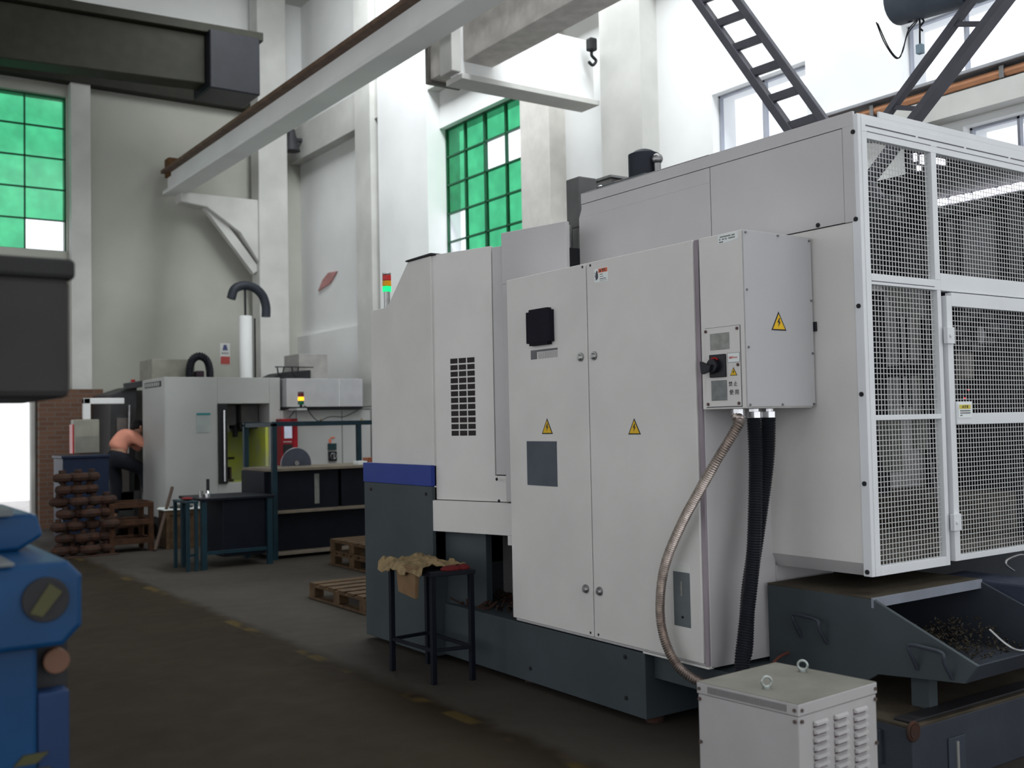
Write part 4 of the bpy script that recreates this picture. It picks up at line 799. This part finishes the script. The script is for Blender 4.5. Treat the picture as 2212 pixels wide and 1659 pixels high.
# pile of rusty castings: each casting is a thing
protos = None
def casting(loc, r, h):
    global protos
    if protos is None:
        t = thing('rusty_casting', 'x', 'casting', (0, 0, 0))
        part(t, 'ring', MB().torus((0, 0, .05), (0, 0, 1), .10, .05, 20, 8), RUST, 0, True)
        part(t, 'hub', MB().cyl((0, 0, -.02), (0, 0, .14), .055, 16), RUST, .005, True)
        protos = t
    else:
        t = protos.copy(); COL.objects.link(t)
        for chd in protos.children: c_ = chd.copy(); COL.objects.link(c_); c_.parent = t
    t.location = loc; t.scale = (r, r, h); return t
k = 0
for lay in range(7):
    for col in range(4 if lay < 5 else 3):
        x = 2.80+col*.185+(.05 if lay % 2 else 0)*(col < 2); c_ = casting((x+.03*math.sin(k*5.3), 13.95+.05*math.sin(k*2.1), .03+lay*.150), .78+.12*math.sin(k*3.7), 1.05)
        c_.rotation_euler = (0, 0, k*.9)
        c_['label'] = 'rusty casting, %s in the %s stack of the brown pile' % (['lowest', 'second from bottom', 'third from bottom', 'middle one', 'third from top', 'second from top', 'topmost'][lay], ['far left', 'left', 'right', 'far right'][col])
        c_['category'] = 'casting'; c_['group'] = 'rusty castings stacked at the far left'; k += 1
if True:
    one('steel_pallet', B(2.66, 3.46, 13.75, 14.2, 0, .012), RUST, 'flat rusty plate under the pile of castings', 'pallet')
t = thing('wooden_crate', 'open orange-brown wooden crate on the floor beneath the bending worker', 'crate', (3.65, 14.1, 0))
for x in (3.40, 3.89):
    for y in (13.9, 14.35): part(t, 'corner_post', B(x-.03, x+.03, y-.03, y+.03, 0, .63), WOOD2, .004)
for z in (.14, .38, .60):
    part(t, 'slat', B(3.43, 3.86, 13.87, 13.90, z-.035, z+.035), WOOD2, .003); part(t, 'slat', B(3.43, 3.86, 14.35, 14.38, z-.035, z+.035), WOOD2, .003)
    part(t, 'slat', B(3.37, 3.40, 13.93, 14.32, z-.035, z+.035), WOOD2, .003); part(t, 'slat', B(3.89, 3.92, 13.93, 14.32, z-.035, z+.035), WOOD2, .003)
part(t, 'bottom_board', B(3.43, 3.86, 13.93, 14.32, .10, .12), WOOD2, .002)
t = thing('wooden_step', 'wooden platform the worker stands on behind the crate', 'platform', (4.15, 16.3, 0))
for y in (15.95, 16.2, 16.45, 16.65): part(t, 'board', B(3.85, 4.48, y-.1, y+.1, .14, .18), WOOD2, .003)
for x in (3.9, 4.15, 4.43): part(t, 'bearer', B(x-.04, x+.04, 15.86, 16.74, 0, .14), WOOD2, .003)
t = thing('wooden_box', 'small wooden box with a white top and dark rag by the far machine', 'box', (4.3, 14.1, 0))
part(t, 'box_body', B(4.10, 4.52, 13.9, 14.3, .0, .50), WOOD, .006)
part(t, 'corner_slat', B(4.08, 4.13, 13.88, 13.9, 0, .5).box(4.49, 4.54, 13.88, 13.9, 0, .5).box(4.13, 4.49, 13.88, 13.9, .44, .5), WOOD, .003)
part(t, 'white_sheet_top', MB().plan([(4.05, 13.87), (4.56, 13.84), (4.60, 14.3), (4.12, 14.35), (4.02, 14.1)], .50, .515), PAPER, .003)
rg = MB().ball((4.30, 14.0, .53), .12, .08, .03).ball((4.40, 14.02, .53), .08, .07, .025).ball((4.22, 14.02, .525), .06, .06, .02)
one('rag', rg, mat('dark_rag', (.05, .055, .05), .9, bump=.5), 'dark crumpled rag on the white-topped wooden box', 'rag', smooth=True, bevel=0)
one('pry_bar', MB().bar((3.90, 13.75, .02), (4.20, 14.0, .80), .035, .03), mat('brown_bar', (.10, .07, .055), .5), 'brown bar leaning on the far machine beside the wooden box', 'bar')

# dark table with tool, small frame in front of it
t = thing('dark_work_table', 'dark steel work table in front of the far machine opening', 'table', (4.1, 11.8, 0))
part(t, 'table_top', B(3.76, 4.62, 11.5, 12.3, .755, .785), NAVY, .004)
for (x, y) in ((3.80, 11.54), (4.56, 11.54), (3.80, 12.25), (4.56, 12.25)): part(t, 'leg', B(x-.03, x+.03, y-.03, y+.03, 0, .755), TEAL, .003)
part(t, 'drawer_unit', B(4.02, 4.52, 11.55, 12.2, .12, .755), NAVY, .006)
part(t, 'foot_rail', B(3.83, 4.53, 11.53, 11.55, .16, .20), TEAL, .002)
t = thing('small_stand', 'narrow dark stand touching the left side of the work table', 'stand', (3.68, 11.6, 0))
part(t, 'top', B(3.60, 3.735, 11.5, 12.0, .74, .765), TEAL, .002)
for (x, y) in ((3.62, 11.52), (3.71, 11.52), (3.62, 11.97), (3.71, 11.97)): part(t, 'leg', B(x-.018, x+.018, y-.018, y+.018, 0, .74), TEAL, .002)
part(t, 'cross_bar', B(3.62, 3.71, 11.515, 11.53, .16, .19), TEAL, .001)
one('red_cloth', MB().ball((3.67, 11.7, .785), .06, .10, .018), RAGR, 'small red cloth on the narrow dark stand', 'cloth', smooth=True, bevel=0)
t = thing('drill_chuck', 'dark upright shank with a bright chuck standing on the dark work table', 'tool', (3.90, 11.7, .785))
part(t, 'chuck', MB().cyl((3.90, 11.7, .785), (3.90, 11.7, .83), .035, 20).cyl((3.90, 11.7, .83), (3.90, 11.7, .86), .035, 20, .018), CHROME, 0, True)
part(t, 'shank', MB().cyl((3.905, 11.7, .86), (3.905, 11.7, .99), .018, 14), NEAR_BLACK, 0, True)
one('tool_holder', MB().cyl((3.83, 11.72, .785), (3.83, 11.72, .85), .022, 14).cyl((3.83, 11.72, .84), (3.83, 11.72, .86), .030, 14), STEEL, 'short steel tool holder left of the bright chuck', 'tool', smooth=True, bevel=0)

# steel rack
t = thing('steel_rack', 'dark teal steel rack with wooden shelves behind the blue-striped end of the machine', 'rack', (5.4, 12.2, 0))
for (x, y) in ((4.74, 11.83), (4.74, 12.75), (6.3, 11.83), (6.3, 12.75)): part(t, 'post', B(x-.03, x+.03, y-.03, y+.03, 0, 1.60), TEAL, .003)
for z in (1.59, .53): part(t, 'side_rail', B(4.72, 4.76, 11.83, 12.75, z-.03, z+.02), TEAL, .002)
for y in (11.80, 12.73): part(t, 'top_rail', B(4.71, 6.33, y, y+.05, 1.565, 1.62), TEAL, .003)
for z in (1.045, .545, .055): part(t, 'shelf', B(4.70, 6.32, 11.83, 12.76, z-.012, z+.020), mat('shelf_wood', (.20, .17, .13), .6, var=.1), .002)
t = thing('steel_bin', 'black steel bin filling the rack between middle and upper shelf', 'bin', (5.5, 12.3, .565))
part(t, 'bin_body', B(4.66, 5.62, 11.95, 12.7, .565, 1.03), NAVY, .005); part(t, 'bin_slot', B(5.30, 5.36, 11.94, 11.95, .62, .98), PLATE, 0)
tag(build('steel_bin', B(5.66, 6.2, 11.95, 12.7, .565, 1.03), NAVY, None, .005, loc=(5.93, 12.3, .565)), 'right-hand black steel bin on the middle shelf beside the end of the machine', 'bin')
tag(build('steel_bin', B(4.8, 6.2, 12.0, 12.7, .075, .53), NAVY, None, .005, loc=(5.5, 12.3, .075)), 'wide black steel bin on the lowest shelf of the rack', 'bin')
t = thing('saw_disc', 'dark round steel disc standing upright on the top rack shelf', 'disc', (5.3, 12.5, 1.07))
part(t, 'disc', MB().cyl((5.30, 12.49, 1.09), (5.30, 12.51, 1.09), .20, 40), mat('disc_slate', (.09, .095, .13), .3, .4), .002, True)
part(t, 'rim', MB().torus((5.30, 12.50, 1.09), (0, 1, 0), .20, .006, 40, 8), STEEL, 0, True)
part(t, 'hub', MB().cyl((5.30, 12.47, 1.10), (5.30, 12.49, 1.10), .03, 16), STEEL, 0, True)
for x0, x1, z1, m_, w_ in ((5.90, 6.02, 1.11, PAPER, 'small white box on the top rack shelf next to the orange one'), (6.03, 6.18, 1.15, mat('orange_carton', (.30, .10, .05), .7), 'small orange carton on the top rack shelf by the blue stripe')):
    one('carton', B(x0, x1, 11.95, 12.1, 1.065, z1), m_, w_, 'box', 'cartons on the rack')

# stool with bag
t = thing('steel_stool', 'tall dark steel stool in front of the end of the machine', 'stool', (3.3, 5.75, 0))
cs = ((3.19, 5.50), (3.43, 5.45), (3.17, 5.98), (3.44, 6.0))
for (x, y) in cs: part(t, 'leg', B(x-.015, x+.015, y-.015, y+.015, 0, .645), NAVY, .002)
part(t, 'seat', MB().plan([(3.165, 5.475), (3.45, 5.425), (3.46, 6.02), (3.15, 6.0)], .640, .668), NAVY, .003)
for a_, b_ in ((0, 1), (1, 3), (3, 2), (2, 0)): part(t, 'stretcher', MB().bar(cs[a_]+(.20,), cs[b_]+(.20,), .02, .02), NAVY, .001)
sk = thing('paper_sack', 'crumpled tan paper sack lying on the tall stool and hanging over its front', 'sack', (3.25, 5.8, .668))
bm_v = MB(); rnd = random.Random(11); nx, ny = 14, 18; idx = {}
for i in range(nx+1):
    for j in range(ny+1):
        x = 3.10+(3.44-3.10)*i/nx; y = 5.52+(6.06-5.52)*j/ny
        over = max(0, 3.155-x); bm_v.v.append((x+rnd.uniform(-.006, .006), y+rnd.uniform(-.008, .008)+.03*math.sin(x*20), .682+rnd.uniform(0, .022)+.018*math.sin(x*31+y*9)*math.sin(y*17)-over*.9))
for i in range(nx):
    for j in range(ny):
        a_ = i*(ny+1)+j; bm_v.f.append((a_, a_+ny+1, a_+ny+2, a_+1))
o = part(sk, 'sack_sheet', bm_v, BAG, 0); md = o.modifiers.new('s', 'SOLIDIFY'); md.thickness = .006; md.offset = 1
part(sk, 'hanging_flap', MB().hexa([(3.125, 5.60, .50), (3.15, 5.60, .50), (3.155, 5.82, .52), (3.13, 5.82, .52)], [(3.12, 5.58, .69), (3.15, 5.58, .69), (3.155, 5.84, .69), (3.125, 5.84, .69)]), CARD, .004)
one('red_cloth', MB().ball((3.33, 5.50, .675), .08, .05, .022).ball((3.40, 5.50, .675), .05, .05, .024), RAGR, 'red cloth bunched on the near corner of the tall stool', 'cloth', smooth=True, bevel=0)
# pallets
def pallet(x0, x1, y0, y1, z, label):
    t = thing('wooden_pallet', label, 'pallet', ((x0+x1)/2, (y0+y1)/2, z))
    for k in range(6):
        y = y0+(y1-y0)*(k+.5)/6; part(t, 'deck_board', B(x0, x1, y-.065, y+.065, z+.125, z+.145), WOOD, .003)
    for x in (x0+.05, (x0+x1)/2, x1-.05):
        part(t, 'stringer', B(x-.045, x+.045, y0, y1, z+.105, z+.125), WOOD, .003)
        for y in (y0+.07, (y0+y1)/2, y1-.07): part(t, 'block', B(x-.045, x+.045, y-.06, y+.06, z+.02, z+.105), WOOD, .004)
        part(t, 'bottom_board', B(x-.045, x+.045, y0, y1, z, z+.02), WOOD, .002)
pallet(3.92, 4.9, 7.85, 9.0, 0, 'wooden pallet flat on the floor just beyond the stool')
pallet(5.05, 6.0, 9.9, 11.0, 0, 'lower wooden pallet in the shade below the rack')
pallet(5.05, 6.0, 9.9, 11.0, .147, 'upper wooden pallet of two stacked in the shade below the rack')

# ------------------------------------------------------------------ worker
from itertools import chain
def skin(name, verts, edges, m, parent=None, root=0, sub=2):
    me = bpy.data.meshes.new(name+'_k'); me.from_pydata([v[:3] for v in verts], edges, [])
    o = bpy.data.objects.new(name+'_k', me); COL.objects.link(o); md = o.modifiers.new('k', 'SKIN'); me.skin_vertices or me.attributes
    if not me.skin_vertices:
        bpy.context.view_layer.objects.active = o; bpy.context.view_layer.update()
    for i, v in enumerate(verts):
        sv = me.skin_vertices[0].data[i]; sv.radius = (v[3], v[4] if len(v) > 4 else v[3]); sv.use_root = (i == root)
    s_ = o.modifiers.new('s', 'SUBSURF'); s_.levels = sub; s_.render_levels = sub
    dg = bpy.context.evaluated_depsgraph_get(); m2 = bpy.data.meshes.new_from_object(o.evaluated_get(dg)); bpy.data.objects.remove(o)
    mb = MB(); mb.v = [tuple(v.co) for v in m2.vertices]; mb.f = [tuple(p.vertices) for p in m2.polygons]; return mb
pr = thing('person', 'worker in a salmon shirt and dark trousers bending into the far machine', 'person', (4.2, 16.3, .18))
Y0 = 16.3
V = [(4.13, Y0, 1.20, .13), (4.18, Y0, 1.36, .125), (4.27, Y0, 1.45, .14), (4.37, Y0, 1.47, .13), (4.42, Y0, 1.50, .06), (4.45, Y0, 1.55, .085), (4.48, Y0, 1.60, .095), (4.49, Y0, 1.64, .06),
     # arms (near -Y, far +Y)
     (4.38, Y0-.17, 1.43, .065), (4.52, Y0-.20, 1.33, .048), (4.66, Y0-.14, 1.36, .036), (4.71, Y0-.13, 1.38, .03),
     (4.38, Y0+.17, 1.43, .065), (4.50, Y0+.20, 1.28, .048), (4.64, Y0+.14, 1.32, .036), (4.70, Y0+.13, 1.33, .03),
     # standing leg, raised leg
     (4.12, Y0+.09, 1.08, .10), (4.16, Y0+.10, .68, .065), (4.12, Y0+.10, .30, .045), (4.13, Y0+.10, .24, .045), (4.26, Y0+.10, .215, .035),
     (4.20, Y0-.09, 1.10, .10), (4.50, Y0-.10, .96, .07), (4.56, Y0-.10, .62, .05), (4.565, Y0-.10, .45, .045), (4.60, Y0-.10, .40, .035)]
Ed = [(0, 1), (1, 2), (2, 3), (3, 4), (4, 5), (5, 6), (6, 7), (3, 8), (8, 9), (9, 10), (10, 11), (3, 12), (12, 13), (13, 14), (14, 15), (0, 16), (16, 17), (17, 18), (18, 19), (19, 20), (0, 21), (21, 22), (22, 23), (23, 24), (24, 25)]
# fingers on the near hand and the far hand
for (w0, s_) in ((11, -1), (15, 1)):
    hx, hy, hz = V[w0][:3]
    for k in range(4):
        i = len(V); V.append((hx+.035, hy+.012*(k-1.5), hz+.004, .009)); V.append((hx+.065+.006*(k in (1, 2)), hy+.014*(k-1.5), hz-.012, .008)); Ed += [(w0, i), (i, i+1)]
    i = len(V); V.append((hx+.012, hy-.03*s_, hz+.01, .010)); V.append((hx+.035, hy-.04*s_, hz, .008)); Ed += [(w0, i), (i, i+1)]
try:
    body = skin('body', V, Ed, SKIN)
    part(pr, 'body', body, SKIN, 0, True)
    Vs = [(4.14, Y0, 1.25, .172), (4.18, Y0, 1.36, .152), (4.27, Y0, 1.46, .165), (4.37, Y0, 1.475, .150), (4.41, Y0, 1.50, .075), (4.38, Y0-.17, 1.43, .085), (4.52, Y0-.20, 1.33, .066), (4.57, Y0-.18, 1.34, .060), (4.38, Y0+.17, 1.43, .085), (4.50, Y0+.20, 1.28, .066), (4.55, Y0+.18, 1.29, .06)]
    part(pr, 'shirt', skin('shirt', Vs, [(0, 1), (1, 2), (2, 3), (3, 4), (3, 5), (5, 6), (6, 7), (3, 8), (8, 9), (9, 10)], PINK), PINK, 0, True)
    Vt = [(4.13, Y0, 1.20, .160), (4.12, Y0+.09, 1.08, .125), (4.16, Y0+.10, .68, .088), (4.12, Y0+.10, .30, .07), (4.20, Y0-.09, 1.10, .125), (4.50, Y0-.10, .96, .095), (4.56, Y0-.10, .62, .075), (4.565, Y0-.10, .48, .07), (4.15, Y0, 1.29, .158)]
    part(pr, 'trousers', skin('trousers', Vt, [(0, 1), (1, 2), (2, 3), (0, 4), (4, 5), (5, 6), (6, 7), (0, 8)], DCLOTH), DCLOTH, 0, True)
except Exception as e:
    import traceback; traceback.print_exc()
part(pr, 'hair', MB().ball((4.455, Y0, 1.625), .105, .095, .09), HAIR, 0, True)
part(pr, 'face', MB().ball((4.545, Y0, 1.595), .018, .012, .015).ball((4.53, Y0-.035, 1.62), .012, .014, .01).ball((4.53, Y0+.035, 1.62), .012, .014, .01).ball((4.535, Y0, 1.56), .012, .024, .007).ball((4.465, Y0-.098, 1.60), .02, .012, .028).ball((4.465, Y0+.098, 1.60), .02, .012, .028), SKIN, 0, True)
for (x, y, z) in ((4.19, Y0+.10, .18), (4.60, Y0-.10, .365)):
    part(pr, 'shoe', MB().prism([(x-.10, z), (x+.15, z), (x+.16, z+.04), (x+.03, z+.10), (x-.09, z+.10)], 'y', y-.045, y+.045), BLACK, .012)
pr.location.x -= .07
part(fmc, 'side_step', B(4.5, 4.80, 15.9 if False else 16.12, 16.5, .34, .365), FW2, .003)
